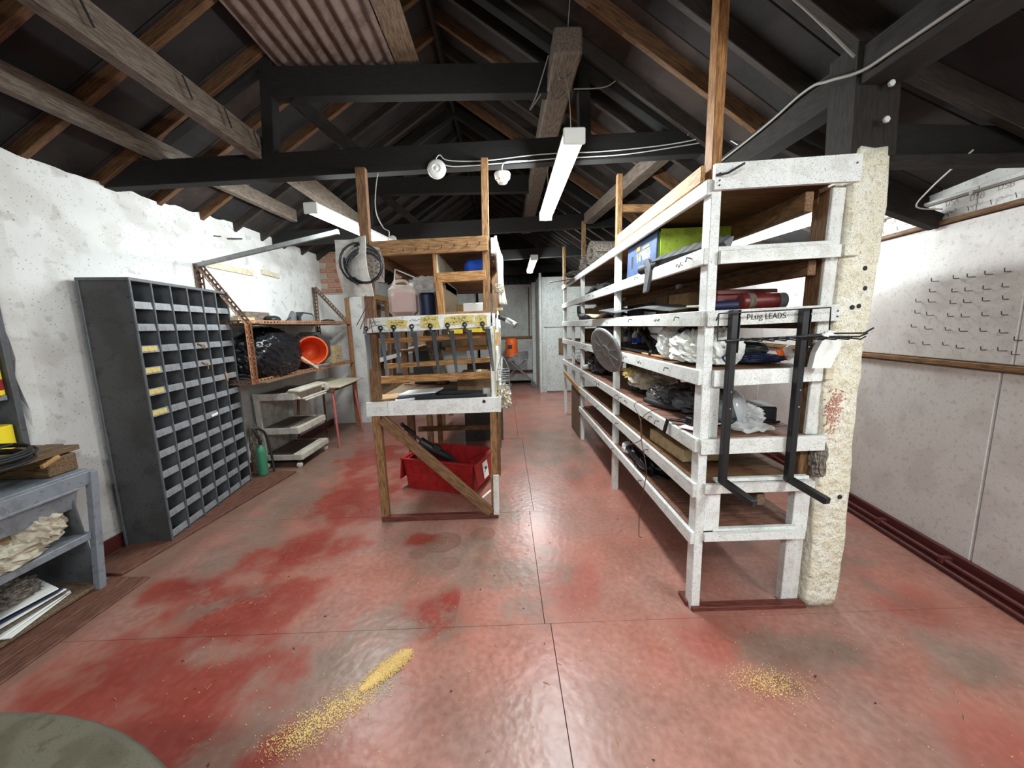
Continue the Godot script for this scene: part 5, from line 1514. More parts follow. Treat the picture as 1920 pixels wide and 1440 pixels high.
	carton("dark_carton", "dark brown carton with a slot next to the plain carton on the third shelf", Vector3(1.3, 1.552, -2.95), Vector3(0.2, 0.14, 0.26), "card_dark", -4.0, false)
	var cb := thing("chipboard_sheet", "chipboard and pale blue boards leaning behind the rack's third shelf", "boards", Vector3(1.56, 1.3, -3.6))
	bx(cb, "chipboard", "chipboard", Vector3(1.6, 1.62, -3.3), Vector3(0.012, 0.5, 0.4))
	bx(cb, "blue_board", "panel_white", Vector3(1.61, 1.62, -3.72), Vector3(0.012, 0.5, 0.36))
	var rc := thing("red_tool_box", "dark red metal box with worn edges on the third shelf above the pen lettering", "tool box", Vector3(1.33, 1.552, -2.2))
	bx(rc, "lid", "can_red", Vector3(1.34, 1.652, -2.22), Vector3(0.36, 0.03, 0.16), Vector3(0, 4, 0), 0.006)
	bx(rc, "box_body", "can_red", Vector3(1.34, 1.595, -2.22), Vector3(0.35, 0.09, 0.15), Vector3(0, 4, 0), 0.006)
	var dr := thing("red_can", "red can with a grey base lying on its side beside the red metal box", "can", Vector3(1.4, 1.552, -2.05))
	lt(dr, "can_body", "can_red", can(0.042, 0.2), Vector3(1.25, 1.596, -2.05), Vector3(0, 0, -90), 22)
	lt(dr, "can_base", "grey_plastic", can(0.043, 0.045), Vector3(1.44, 1.596, -2.05), Vector3(0, 0, -90), 22)
	lt(dr, "strap", "greywood", can(0.0435, 0.035, 0.001), Vector3(1.28, 1.596, -2.05), Vector3(0, 0, -90), 22)
	var nz := thing("sealant_tube", "white sealant nozzle poking past the white post on the third shelf", "tube", Vector3(1.02, 1.55, -2.05))
	tb(nz, "tube_body", "navy", [Vector3(1.16, 1.572, -1.92), Vector3(1.04, 1.572, -1.96)], 0.024, false, 14)
	tb(nz, "nozzle", "cream_plastic", [Vector3(1.04, 1.572, -1.96), Vector3(0.94, 1.575, -1.995)], 0.01, false, 10, 0.004)
	var eb := thing("elbow_hose", "thick black elbow hose standing on the third shelf near the far end", "hose", Vector3(1.0, 1.55, -4.75))
	tb(eb, "hose_bend", "black_rubber", [Vector3(0.97, 1.72, -4.95), Vector3(0.97, 1.62, -4.92), Vector3(0.98, 1.585, -4.8), Vector3(0.99, 1.585, -4.6)], 0.04, true, 12)
	for i in 4:
		carton("spare_carton", ["small brown carton at the far end of the third shelf", "dark brown carton on the fourth shelf by the far posts", "grey-brown carton behind the bottles on the fourth shelf", "brown carton on the fifth shelf near the far posts"][i], [Vector3(1.25, 1.552, -5.6), Vector3(1.25, 1.275, -5.4), Vector3(1.38, 1.275, -4.6), Vector3(1.3, 0.94, -5.5)][i], Vector3(0.3, 0.16, 0.34), ["card", "card_dark", "oldwood", "card_dark"][i], 5.0 * i - 6.0, false, "cartons on the white rack")
	# --- fourth shelf
	var d := thing("wheel_trim", "round scratched grey wheel trim hanging on the aisle side of the rack", "wheel trim", Vector3(0.88, 1.08, -3.2))
	var dm := lathe_mesh([[0.0, 0.02], [0.05, 0.024], [0.05, 0.024], [0.06, 0.012], [0.15, 0.016], [0.18, 0.024], [0.196, 0.018], [0.2, 0.006], [0.194, 0.0], [0.18, 0.01], [0.06, 0.0], [0.0, 0.0]], 40)
	var db := deg(Vector3(0, 0, 90)).rotated(Vector3.BACK, deg_to_rad(6.0)).rotated(Vector3.UP, deg_to_rad(18.0)).rotated(Vector3.BACK, deg_to_rad(15.0))
	put(d, "disc", dm, M["galvanised"], Transform3D(db, Vector3(0.855, 1.28, -3.2)))
	for k in 10:
		var a := TAU * k / 10.0
		put(d, "spoke", box_mesh(Vector3(0.012, 0.006, 0.11), 0.002), M["galvanised"], Transform3D(db * Basis(Vector3.UP, a), Vector3(0.855, 1.28, -3.2) + db * (Basis(Vector3.UP, a) * Vector3(0, 0.017, 0.115))))
	for i in 5:
		bottle(["dark bottle with a pale blue label behind the wheel trim", "tall black spray bottle on the fourth shelf", "bottle with a white and blue label between the black ones", "bottle with a blue label on the fourth shelf", "tall black bottle beside the clear plastic bag"][i], Vector3(1.32 - 0.01 * i, 1.272, -4.15 + i * 0.17), [0.17, 0.21, 0.17, 0.18, 0.21][i], 0.035, ["navy", "black_plastic", "white_plastic", "black_plastic", "black_plastic"][i], ["panel_white", "grey_plastic", "cap_blue", "cap_blue", "grey_plastic"][i])
	var hs := thing("hose_heap", "tangle of black rubber hoses on the fourth shelf before the bottles", "hoses", Vector3(1.1, 1.275, -3.0))
	for i in 4:
		tb(hs, "hose", "black_rubber", [Vector3(1.0 + 0.05 * i, 1.29, -2.62 - 0.1 * i), Vector3(1.12, 1.31 + 0.04 * i, -2.8 - 0.12 * i), Vector3(1.25, 1.3, -3.1), Vector3(1.05 + 0.06 * i, 1.29 + 0.01 * i, -3.35)], 0.018, true, 10)
	bx(hs, "black_tray", "black_plastic", Vector3(1.2, 1.285, -3.1), Vector3(0.36, 0.02, 0.7))
	bx(hs, "buff_board", "palewood", Vector3(1.18, 1.277, -2.55), Vector3(0.36, 0.012, 0.5))
	var pb := thing("clear_bag", "clear polythene bag of parts on the fourth shelf", "bag", Vector3(1.03, 1.285, -2.35))
	bl(pb, "bag_skin", "polythene", Vector3(1.04, 1.286, -2.34), Vector3(0.16, 0.2, 0.2), 0.35, 0.22, 17, 0.4, Vector3.ZERO, false)
	bl(pb, "parts_inside", "dirty_cloth", Vector3(1.04, 1.288, -2.34), Vector3(0.1, 0.12, 0.13), 0.3, 0.25, 18, 0.2, Vector3.ZERO, false)
	var cg := thing("carrier_bag", "white carrier bag with blue printing on the fourth shelf beside the white post", "carrier bag", Vector3(1.04, 1.285, -2.08))
	bl(cg, "bag_skin", "white_plastic", Vector3(1.05, 1.286, -2.08), Vector3(0.22, 0.16, 0.24), 0.45, 0.22, 19, 0.25, Vector3.ZERO, false)
	put(cg, "blue_print", scribble_mesh(0.1, 0.05, 201, 2, 0.008), M["blue_ink"], Transform3D(deg(Vector3(0, -85, 20)), Vector3(0.936, 1.36, -2.08)))
	bl(cg, "blue_twist", "navy", Vector3(1.06, 1.39, -2.13), Vector3(0.14, 0.08, 0.12), 0.5, 0.3, 20, 0.0, Vector3.ZERO, false)
	var ch := thing("lettered_bag", "white bag with upright blue lettering on the fourth shelf, in front of the black pouches", "carrier bag", Vector3(1.12, 1.275, -1.97))
	bl(ch, "bag_skin", "white_plastic", Vector3(1.12, 1.277, -1.98), Vector3(0.18, 0.18, 0.14), 0.35, 0.2, 22, 0.3, Vector3.ZERO, false)
	put(ch, "blue_print", scribble_mesh(0.12, 0.04, 202, 1, 0.008), M["blue_ink"], Transform3D(deg(Vector3(0, 0, 84)), Vector3(1.105, 1.35, -1.9)))
	var bp := thing("black_pouch", "black cap-shaped pouch on the fourth shelf behind the black brackets", "pouch", Vector3(1.32, 1.275, -2.1))
	bl(bp, "upper_pouch", "black_plastic", Vector3(1.33, 1.3, -2.12), Vector3(0.22, 0.08, 0.16), 0.25, 0.25, 23, 0.0)
	bl(bp, "lower_pouch", "navy", Vector3(1.33, 1.276, -2.02), Vector3(0.26, 0.045, 0.16), 0.3, 0.3, 24, 0.0)
	var op := thing("orange_packet", "orange and clear plastic packet leaning on the fourth shelf", "packet", Vector3(1.47, 1.275, -1.97))
	bx(op, "card_insert", "bright_orange", Vector3(1.45, 1.318, -1.98), Vector3(0.055, 0.06, 0.01), Vector3(-10, 10, 22))
	bx(op, "clear_cover", "polythene", Vector3(1.475, 1.325, -1.97), Vector3(0.05, 0.07, 0.012), Vector3(-10, 10, 22))
	# --- fifth shelf
	var bb := thing("black_case", "flat black plastic case on the fifth shelf by the far bracket", "case", Vector3(1.42, 0.94, -2.15))
	bx(bb, "case_body", "black_plastic", Vector3(1.4, 0.985, -2.15), Vector3(0.22, 0.08, 0.2), Vector3(0, -14, 0), 0.008)
	bx(bb, "case_base", "black_plastic", Vector3(1.4, 0.944, -2.15), Vector3(0.25, 0.012, 0.22), Vector3(0, -14, 0))
	lt(bb, "round_disc", "black_rubber", can(0.07, 0.03), Vector3(1.28, 1.03, -2.24), Vector3(90, 0, 20), 24)
	var hl := thing("headlamp_lens", "clear car headlamp lens with torn wrapping on the fifth shelf", "headlamp", Vector3(1.24, 0.94, -2.02))
	put(hl, "lens", lathe_mesh([[0.0, 0.06], [0.05, 0.052], [0.085, 0.025], [0.095, 0.0], [0.09, 0.0], [0.08, 0.02], [0.0, 0.052]], 28), M["lamp_lens"], Transform3D(deg(Vector3(60, 0, -55)), Vector3(1.24, 1.035, -2.02)))
	bl(hl, "housing", "grey_plastic", Vector3(1.19, 0.942, -2.06), Vector3(0.16, 0.17, 0.16), 0.3, 0.25, 27, 0.0)
	bl(hl, "wrapping", "polythene", Vector3(1.3, 0.942, -2.0), Vector3(0.12, 0.1, 0.1), 0.5, 0.3, 28, 0.2, Vector3.ZERO, false)
	var tr := thing("clear_packet", "crinkled clear plastic packet lying at the front of the fifth shelf", "packet", Vector3(1.26, 0.94, -1.9))
	put(tr, "film", sheet_mesh(0.19, 0.12, 0.012, func(x, z): return 0.008 + 0.01 * sin(x * 70.0) * cos(z * 55.0), 18, 12), M["polythene"], Transform3D(deg(Vector3(0, 12, 0)), Vector3(1.25, 0.942, -1.9)))
	tag(put(self, "paper_sheet", sheet_mesh(0.2, 0.12, 0.002, func(x, z): return 0.006 + 0.006 * sin(x * 18.0) + 0.01 * z, 10, 6), M["pink_paper"], Transform3D(deg(Vector3(0, 30, 0)), Vector3(1.03, 0.942, -1.98))), "pale pink sheet of paper under the white post on the fifth shelf", "paper")
	var ho := thing("radiator_hose", "black radiator hose with an open end on the fifth shelf", "hose", Vector3(1.02, 0.94, -2.5))
	tb(ho, "hose_bend", "black_rubber", [Vector3(0.975, 0.965, -2.62), Vector3(1.02, 0.962, -2.46), Vector3(1.07, 0.965, -2.34), Vector3(1.16, 0.962, -2.36)], 0.02, true, 14)
	lt(ho, "open_end", "hollow", can(0.016, 0.003, 0.001), Vector3(0.9745, 0.965, -2.621), Vector3(90, -16, 0), 14)
	var cl := thing("clamp_bracket", "steel clamp bracket hooked over the fifth shelf edge", "bracket", Vector3(0.96, 0.935, -2.1))
	bx(cl, "jaw_block", "gun_metal", Vector3(1.0, 0.965, -2.0), Vector3(0.05, 0.05, 0.05), Vector3(0, 15, 0), 0.004)
	bm(cl, "arm", "gun_metal", Vector3(0.92, 0.955, -2.1), Vector3(1.06, 0.952, -1.98), 0.025, 0.012)
	bm(cl, "hook_plate", "gun_metal", Vector3(0.912, 0.96, -2.1), Vector3(0.9, 0.875, -2.12), 0.03, 0.01, Vector3.RIGHT)
	bm(cl, "rod", "bright_metal", Vector3(0.99, 0.948, -2.1), Vector3(1.2, 0.948, -2.05), 0.014, 0.014)
	var gb := thing("parts_bag", "grey polythene bag of metal parts in the middle of the fifth shelf", "bag", Vector3(1.18, 0.94, -2.5))
	bl(gb, "bag_skin", "grey_plastic", Vector3(1.22, 0.941, -2.42), Vector3(0.3, 0.15, 0.42), 0.35, 0.2, 29, 0.0, Vector3.ZERO, false)
	bl(gb, "shiny_part", "bright_metal", Vector3(1.1, 0.941, -2.72), Vector3(0.12, 0.1, 0.14), 0.4, 0.3, 30, 0.3, Vector3.ZERO, false)
	var mp := thing("mixed_parts", "heap of pale plastic mouldings on the fifth shelf under the hanging hoses", "car parts", Vector3(1.2, 0.94, -3.0))
	bl(mp, "pale_moulding", "dirty_cloth", Vector3(1.15, 1.0, -2.95), Vector3(0.26, 0.14, 0.3), 0.5, 0.3, 33, 0.0, Vector3.ZERO, false)
	bl(mp, "yellow_moulding", "yellow_label", Vector3(1.08, 1.06, -3.05), Vector3(0.2, 0.08, 0.16), 0.5, 0.35, 34, 0.0, Vector3.ZERO, false)
	bl(mp, "dark_moulding", "black_plastic", Vector3(1.22, 0.94, -3.1), Vector3(0.3, 0.16, 0.4), 0.4, 0.3, 35, 0.0, Vector3.ZERO, false)
	lt(mp, "pipe_end", "black_plastic", [[0.045, 0.0], [0.055, 0.0], [0.055, 0.12], [0.045, 0.12], [0.045, 0.0]], Vector3(1.08, 1.02, -2.42), Vector3(80, 30, 0), 20)
	var al := thing("alternator", "dark round metal car part near the far posts on the fifth shelf", "car part", Vector3(1.1, 0.94, -4.2))
	lt(al, "drum_part", "gun_metal", [[0.0, 0.0], [0.09, 0.0], [0.12, 0.03], [0.12, 0.14], [0.09, 0.17], [0.04, 0.17], [0.04, 0.2], [0.0, 0.2]], Vector3(1.02, 1.06, -4.15), Vector3(0, 20, -80), 24)
	bl(al, "casting", "black_metal", Vector3(1.15, 0.94, -4.4), Vector3(0.3, 0.22, 0.4), 0.4, 0.25, 36, 0.0, Vector3.ZERO, false)
	tb(al, "white_pipe", "cream_plastic", [Vector3(0.98, 0.965, -4.75), Vector3(1.05, 1.0, -4.55)], 0.03, false, 12)
	var wl := thing("wire_heap", "tangle of thin grey wire on the fifth shelf by the far stud", "wire", Vector3(1.05, 0.94, -5.2))
	for i in 5:
		tb(wl, "strand", "cable_grey", ring_path(Vector3(1.08, 0.97 + 0.02 * i, -5.2), 0.1 + 0.012 * i, Vector3(0.3, 1, 0.2 * i), 1.2, Vector3(0, 0.03, 0), 0.2, i * 1.0), 0.004, false, 5)
	# --- lower shelves
	carton("shallow_tray", "shallow buff cardboard tray on the sixth shelf", Vector3(1.12, 0.703, -2.32), Vector3(0.26, 0.075, 0.46), "card_buff", 2.0, false)
	var bs := thing("bundled_bag", "black plastic bundle with shiny folds on the lowest shelf", "bag", Vector3(1.1, 0.442, -2.85))
	bl(bs, "bundle", "bin_bag", Vector3(1.12, 0.443, -2.78), Vector3(0.3, 0.15, 0.6), 0.4, 0.22, 37, 0.0, Vector3.ZERO, false)
	bl(bs, "white_end", "polythene", Vector3(1.0, 0.46, -3.0), Vector3(0.1, 0.08, 0.12), 0.4, 0.3, 38, 0.2, Vector3.ZERO, false)
	var lb := thing("leaning_board", "bare wooden strip leaning between the two furthest aisle posts", "timber", Vector3(0.94, 0.5, -5.6))
	bm(lb, "strip", "palewood", Vector3(0.945, 0.74, -6.1), Vector3(0.945, 0.66, -4.85), 0.02, 0.06)
	bx(lb, "glazed_frame", "oldwood", Vector3(0.97, 0.32, -5.2), Vector3(0.03, 0.64, 0.6), Vector3.ZERO, 0.006)
	tag(tb(self, "hanging_wire", "copper_wire", [Vector3(1.0, 0.945, -2.35), Vector3(0.93, 0.95, -2.36), Vector3(0.898, 0.86, -2.48), Vector3(0.895, 0.72, -2.46), Vector3(0.895, 0.56, -2.36), Vector3(0.895, 0.4, -2.4), Vector3(0.895, 0.2, -2.46), Vector3(0.895, 0.045, -2.46), Vector3(0.9, 0.05, -2.42)], 0.0028, true, 5), "long brown wire trailing from the fifth shelf almost to the floor", "wire")
	tag(tb(self, "looped_wire", "copper_wire", [Vector3(0.97, 0.94, -2.66), Vector3(0.902, 0.93, -2.64), Vector3(0.896, 0.86, -2.5), Vector3(0.896, 0.74, -2.46), Vector3(0.897, 0.66, -2.6), Vector3(0.9, 0.6, -2.76)], 0.0028, true, 5), "short loop of brown wire hanging from the fifth shelf edge", "wire")

	# --- the black display brackets and the wire rack hooked on the front
	for i in 2:
		var xx: float = [1.04, 1.365][i]
		var k := thing("display_bracket", ["black square-tube bracket hung by the lettered board, next to the corner post", "black square-tube bracket hung beside the cream post"][i], "bracket", Vector3(xx, 0.715, -1.75), "black hanging brackets")
		bm(k, "upright_tube", "black_metal", Vector3(xx, 0.72, -1.757), Vector3(xx + 0.006, 1.545, -1.757), 0.034, 0.03, Vector3.RIGHT, 0.002)
		bm(k, "hook_plate", "black_metal", Vector3(xx + 0.026, 1.35, -1.755), Vector3(xx + 0.03, 1.545, -1.755), 0.004, 0.03, Vector3.BACK, 0.001)
		bm(k, "support_arm", "black_metal", Vector3(xx, 0.73, -1.765), Vector3(xx + 0.03, 0.705, -1.56), 0.03, 0.03, Vector3.UP, 0.002)
		bx(k, "tube_mouth", "hollow", Vector3(xx + 0.0305, 0.7047, -1.5585), Vector3(0.022, 0.022, 0.002), Vector3(7, 8, 0), 0.0)
		for y in [1.52, 1.37, 1.17, 1.09]:
			lt(k, "rivet", "bright_metal", can(0.004, 0.003, 0.001), Vector3(xx + (0.028 if y > 1.3 else 0.006), y, -1.739), Vector3(90, 0, 0), 8)
	var wr := thing("wire_hook_rack", "black wire rack of display hooks hooked over the lettered board", "wire rack", Vector3(1.2, 1.41, -1.74))
	tb(wr, "outline_wire", "black_metal", [Vector3(0.955, 1.5, -1.735), Vector3(0.957, 1.53, -1.72), Vector3(1.462, 1.545, -1.72), Vector3(1.465, 1.43, -1.72)], 0.0035, false, 6)
	tb(wr, "outline_wire", "black_metal", [Vector3(0.957, 1.53, -1.72), Vector3(0.957, 1.41, -1.72), Vector3(1.2, 1.414, -1.72), Vector3(1.465, 1.43, -1.72)], 0.0035, false, 6)
	tb(wr, "lower_bar", "black_metal", [Vector3(0.99, 1.41, -1.715), Vector3(1.48, 1.422, -1.715)], 0.006, false, 6)
	for i in 9:
		var xh := 1.06 + i * 0.05
		tb(wr, "prong", "black_metal", [Vector3(xh, 1.418, -1.715), Vector3(xh + 0.03, 1.408, -1.62 + 0.004 * i), Vector3(xh + 0.036, 1.42, -1.605 + 0.004 * i)], 0.003, false, 5)
	tb(wr, "long_prong", "black_metal", [Vector3(1.45, 1.43, -1.715), Vector3(1.57, 1.43, -1.66), Vector3(1.6, 1.452, -1.65)], 0.004, false, 6)
	tb(wr, "long_prong", "black_metal", [Vector3(1.42, 1.418, -1.715), Vector3(1.55, 1.415, -1.66), Vector3(1.575, 1.43, -1.65)], 0.004, false, 6)
	var wb := thing("hanging_bag", "white plastic bag hanging from the wire hook rack", "bag", Vector3(1.44, 1.27, -1.73))
	pr(wb, "bag_body", "white_plastic", [[-0.02, 0.14], [0.05, 0.13], [0.055, 0.1], [0.02, -0.0], [-0.06, 0.0], [-0.05, 0.07]], 0.035, Vector3(1.45, 1.275, -1.715), Vector3(0, -6, 0))
	bl(wb, "bag_neck", "white_plastic", Vector3(1.463, 1.39, -1.715), Vector3(0.07, 0.05, 0.03), 0.3, 0.3, 88)

# ---------------------------------------------------------------- what stands in and round the centre bench
func bench_contents() -> void:
	# row of steel hooks along the labelled board
	var xs := [-0.965, -0.86, -0.765, -0.635, -0.5, -0.375, -0.25, -0.12]
	var words := ["first", "second", "third", "fourth", "fifth", "sixth", "seventh", "eighth"]
	for i in 8:
		var x: float = xs[i]
		var low: float = 1.215 if i < 4 else 1.16
		var h := thing("steel_hook", "%s long dark steel hook from the brown upright, below the yellow labels" % words[i], "hook", Vector3(x, 1.48, -2.83), "steel hooks under the yellow labels")
		lt(h, "eye", "gun_metal", [[0.008, -0.004], [0.018, -0.004], [0.018, 0.004], [0.008, 0.004], [0.008, -0.004]], Vector3(x - 0.035, 1.505 + 0.002 * i, -2.835), Vector3(90, 0, 0), 14)
		tb(h, "arm", "gun_metal", [Vector3(x - 0.035, 1.495 + 0.002 * i, -2.83), Vector3(x - 0.028, 1.475, -2.8), Vector3(x, 1.455 + 0.003 * i, -2.73)], 0.008, false, 7)
		put(h, "blade", prism_mesh([[-0.017, 0.0], [0.017, 0.0], [0.008, low - 1.46], [-0.006, low - 1.46]], 0.014), M["gun_metal"], Transform3D(deg(Vector3(-14, 18, 2)), Vector3(x + 0.004, 1.46 + 0.003 * i, -2.735)))
	# hanging cloth and cable coil
	var c := thing("hanging_cloth", "dirty white cloth pinned to the brown upright beneath the hood", "cloth", Vector3(-1.02, 1.75, -2.86))
	put(c, "cloth_sheet", sheet_mesh(0.28, 0.4, 0.004, func(x, z): return 0.02 * sin(x * 22.0 + z * 6.0) + 0.012 * cos(z * 16.0), 16, 20), M["white_cloth"], Transform3D(deg(Vector3(90, 0, 24)), Vector3(-1.05, 1.93, -2.82)))
	put(c, "cloth_flap", sheet_mesh(0.17, 0.24, 0.004, func(x, z): return 0.018 * sin(x * 20.0 + 1.0) + 0.01 * cos(z * 20.0), 12, 14), M["grey_cloth"], Transform3D(deg(Vector3(90, 20, -22)), Vector3(-0.92, 1.95, -2.82)))
	var cc := thing("grey_cable_coil", "coil of grey cable hanging in front of the white cloth", "cable", Vector3(-0.97, 1.8, -2.79))
	for i in 3:
		tb(cc, "loop", "gun_metal", ring_path(Vector3(-0.98 + 0.012 * i, 1.955 - 0.01 * i, -2.785 + 0.008 * i), 0.135 - 0.012 * i, Vector3(0.1, 0.05 * i, 1), 1.05, Vector3(0.01, -0.02, 0.01), 0.06, i * 1.2), 0.0075, false, 6)
	for i in 7:
		tb(cc, "wire_tail", "copper_wire", [Vector3(-0.985 + 0.006 * i, 1.83, -2.8), Vector3(-0.965 + 0.012 * sin(i * 2.0), 1.68, -2.79 - 0.008 * i), Vector3(-0.985 + 0.022 * (i - 3), 1.53 - 0.03 * (i % 3), -2.80)], 0.0035, true, 5)
	# on the labelled shelf
	var j := thing("jerry_can", "translucent plastic jerry can half full of reddish liquid on the labelled shelf", "jerry can", Vector3(-0.75, 1.592, -3.02))
	bx(j, "can_skin", "jug_skin", Vector3(-0.76, 1.705, -3.02), Vector3(0.205, 0.225, 0.16), Vector3.ZERO, 0.03)
	bx(j, "liquid", "liquid_red", Vector3(-0.755, 1.683, -3.02), Vector3(0.185, 0.17, 0.14), Vector3.ZERO, 0.026)
	tb(j, "handle", "jug_skin", [Vector3(-0.84, 1.8, -3.02), Vector3(-0.82, 1.85, -3.02), Vector3(-0.74, 1.855, -3.02), Vector3(-0.715, 1.81, -3.02)], 0.012, true, 8)
	lt(j, "cap", "white_plastic", can(0.022, 0.03), Vector3(-0.7, 1.81, -3.01), Vector3(0, 0, -15), 16)
	var dd := thing("navy_drum", "dark blue plastic drum next to the jerry can", "drum", Vector3(-0.61, 1.592, -3.14))
	lt(dd, "drum_body", "navy", [[0.0, 0.0], [0.06, 0.0], [0.066, 0.008], [0.066, 0.16], [0.05, 0.185], [0.0, 0.19]], Vector3(-0.61, 1.592, -3.16), Vector3.ZERO, 22)
	var wp := thing("plastic_wrap", "crumpled clear plastic draped over the navy drum", "plastic wrap", Vector3(-0.6, 1.78, -3.1))
	bl(wp, "film", "polythene", Vector3(-0.6, 1.77, -3.14), Vector3(0.24, 0.12, 0.16), 0.5, 0.25, 40, 0.0, Vector3.ZERO, false)
	bl(wp, "crumple", "white_plastic", Vector3(-0.53, 1.78, -3.16), Vector3(0.1, 0.06, 0.1), 0.5, 0.3, 41, 0.0, Vector3.ZERO, false)
	tag(bx(self, "brown_board", "card_dark", Vector3(-0.84, 1.85, -3.5), Vector3(0.22, 0.18, 0.03), Vector3(-6, 4, 0)), "dark brown board standing behind the jerry can", "board")
	var pf := thing("picture_mount", "white rectangular frame leaning above the jerry can", "frame", Vector3(-0.78, 1.82, -3.2))
	for e in [[Vector3(-0.86, 1.84, -3.15), Vector3(-0.86, 1.97, -3.2)], [Vector3(-0.86, 1.97, -3.2), Vector3(-0.7, 1.9, -3.2)], [Vector3(-0.86, 1.84, -3.15), Vector3(-0.7, 1.83, -3.15)], [Vector3(-0.7, 1.9, -3.2), Vector3(-0.7, 1.83, -3.15)]]:
		bm(pf, "frame_bar", "white_plastic", e[0], e[1], 0.01, 0.01)
	var bc := thing("blue_cap", "bright blue rounded cap in the compartment under the hood", "cap", Vector3(-0.21, 1.892, -3.05))
	bl(bc, "crown", "cap_blue", Vector3(-0.2, 1.892, -3.08), Vector3(0.18, 0.12, 0.2), 0.1, 0.15, 44, 0.0)
	tb(bc, "strap", "black_rubber", [Vector3(-0.33, 1.9, -3.0), Vector3(-0.34, 1.93, -3.02), Vector3(-0.3, 1.9, -3.1)], 0.005, true)
	carton("white_packet", "white cardboard box in the lower compartment under the hood", Vector3(-0.23, 1.612, -3.1), Vector3(0.17, 0.07, 0.12), "paper", 3.0, false)
	carton("brown_packet", "little brown box behind the white box under the hood", Vector3(-0.34, 1.592, -3.3), Vector3(0.1, 0.09, 0.12), "card", -4.0, false)
	# behind the hooks and on the bench
	var pc := thing("pillow_foam", "grey mottled foam pad leaning behind the hooks", "foam pad", Vector3(-0.66, 0.96, -3.75))
	bx(pc, "pad", "grey_cloth", Vector3(-0.66, 1.22, -3.72), Vector3(0.12, 0.55, 0.2), Vector3(6, 10, 12), 0.03)
	tag(bx(self, "white_board", "paper", Vector3(-0.5, 1.25, -3.85), Vector3(0.24, 0.58, 0.02), Vector3(-8, 3, 0)), "plain white board leaning at the back of the bench", "board")
	carton("flat_carton", "tilted brown flat carton behind the right half of the hooks", Vector3(-0.28, 1.315, -3.8), Vector3(0.42, 0.13, 0.3), "card", 12.0, false)
	carton("dark_bench_box", "dark box on the bench under the rails", Vector3(-0.25, 0.957, -3.4), Vector3(0.3, 0.14, 0.5), "card_dark", 0.0, false)
	carton("black_bench_box", "black box standing behind the first hooks", Vector3(-0.78, 0.957, -3.9), Vector3(0.24, 0.32, 0.3), "black_plastic", 4.0, false)
	for i in 3:
		var o := put(self, "magazine", sheet_mesh(0.3, 0.22, 0.01, func(x, z): return 0.015 * x + 0.004 * sin(x * 12.0), 10, 6), M[["paper", "navy", "paper"][i]], Transform3D(deg(Vector3(0, 14 - 11 * i, 2)), Vector3(-0.72 + 0.02 * i, 0.96 + 0.014 * i, -3.02 - 0.03 * i)))
		tag(o, ["white leaflet lying lowest on the bench top", "navy folder lying between two white leaflets on the bench", "white leaflet on top of the navy folder on the bench"][i], "leaflet", "leaflets on the bench")
	var bt := thing("black_tray", "long black plastic tray lying across the bench top", "tray", Vector3(-0.55, 0.957, -2.98))
	bx(bt, "tray_floor", "black_plastic", Vector3(-0.42, 0.963, -3.0), Vector3(0.55, 0.012, 0.2))
	bx(bt, "tray_rim", "black_plastic", Vector3(-0.42, 0.975, -2.9), Vector3(0.55, 0.03, 0.01))
	bx(bt, "tray_rim", "black_plastic", Vector3(-0.42, 0.975, -3.1), Vector3(0.55, 0.03, 0.01))
	tag(bx(self, "brown_tile", "palewood", Vector3(-0.92, 0.963, -3.05), Vector3(0.2, 0.012, 0.22), Vector3(0, 25, 0)), "brown wooden offcut beside the leaflets on the bench", "offcut")
	var mg := thing("glass_jar", "small clear jar at the bench end beside the white upright", "jar", Vector3(-0.15, 0.957, -2.95))
	lt(mg, "jar_wall", "lamp_lens", [[0.0, 0.0], [0.03, 0.0], [0.03, 0.07], [0.027, 0.07], [0.027, 0.004], [0.0, 0.004]], Vector3(-0.15, 0.957, -2.94), Vector3.ZERO, 18)
	# on the aisle end of the bench
	var st := thing("webbing_straps", "bundle of cream webbing straps hanging down the end of the hood", "straps", Vector3(-0.035, 1.6, -2.92))
	for i in 4:
		tb(st, "strap", "dirty_cloth" if i % 2 else "white_cloth", [Vector3(-0.045 + 0.008 * i, 2.14 - 0.03 * i, -2.9 - 0.05 * i), Vector3(-0.035 + 0.01 * i, 2.0, -2.89 - 0.05 * i), Vector3(-0.03 + 0.008 * i, 1.82, -2.88 - 0.04 * i), Vector3(-0.025 + 0.014 * i, 1.66, -2.88 - 0.04 * i)], 0.012, true, 6)
	bl(st, "knot", "dirty_cloth", Vector3(-0.03, 1.74, -2.89), Vector3(0.06, 0.07, 0.06), 0.4, 0.3, 45, 0.0, Vector3.ZERO, false)
	var pd := thing("paper_block", "torn white paper block nailed to the end of the labelled shelf", "paper", Vector3(-0.03, 1.47, -2.9))
	for i in 5:
		bx(pd, "leaf", "paper", Vector3(-0.052 + 0.004 * i, 1.55 - 0.01 * (i % 2), -2.9 - 0.045 * i), Vector3(0.006, 0.13, 0.07), Vector3(0, 0, 3 * (i - 2)))
	bx(pd, "card_top", "card_buff", Vector3(-0.035, 1.625, -2.97), Vector3(0.06, 0.02, 0.08))
	var tc := thing("hand_torch", "small silver torch sticking out from the end of the labelled shelf", "torch", Vector3(0.0, 1.52, -2.95))
	tb(tc, "handle", "black_rubber", [Vector3(-0.06, 1.575, -2.98), Vector3(0.02, 1.545, -2.94)], 0.016, false, 12)
	tb(tc, "head", "bright_metal", [Vector3(0.02, 1.545, -2.94), Vector3(0.065, 1.515, -2.92), Vector3(0.085, 1.5, -2.91)], 0.018, false, 14, 0.028)
	var bk := thing("wire_basket", "small wire basket hung on the bench end below the torch", "basket", Vector3(-0.02, 1.0, -2.95))
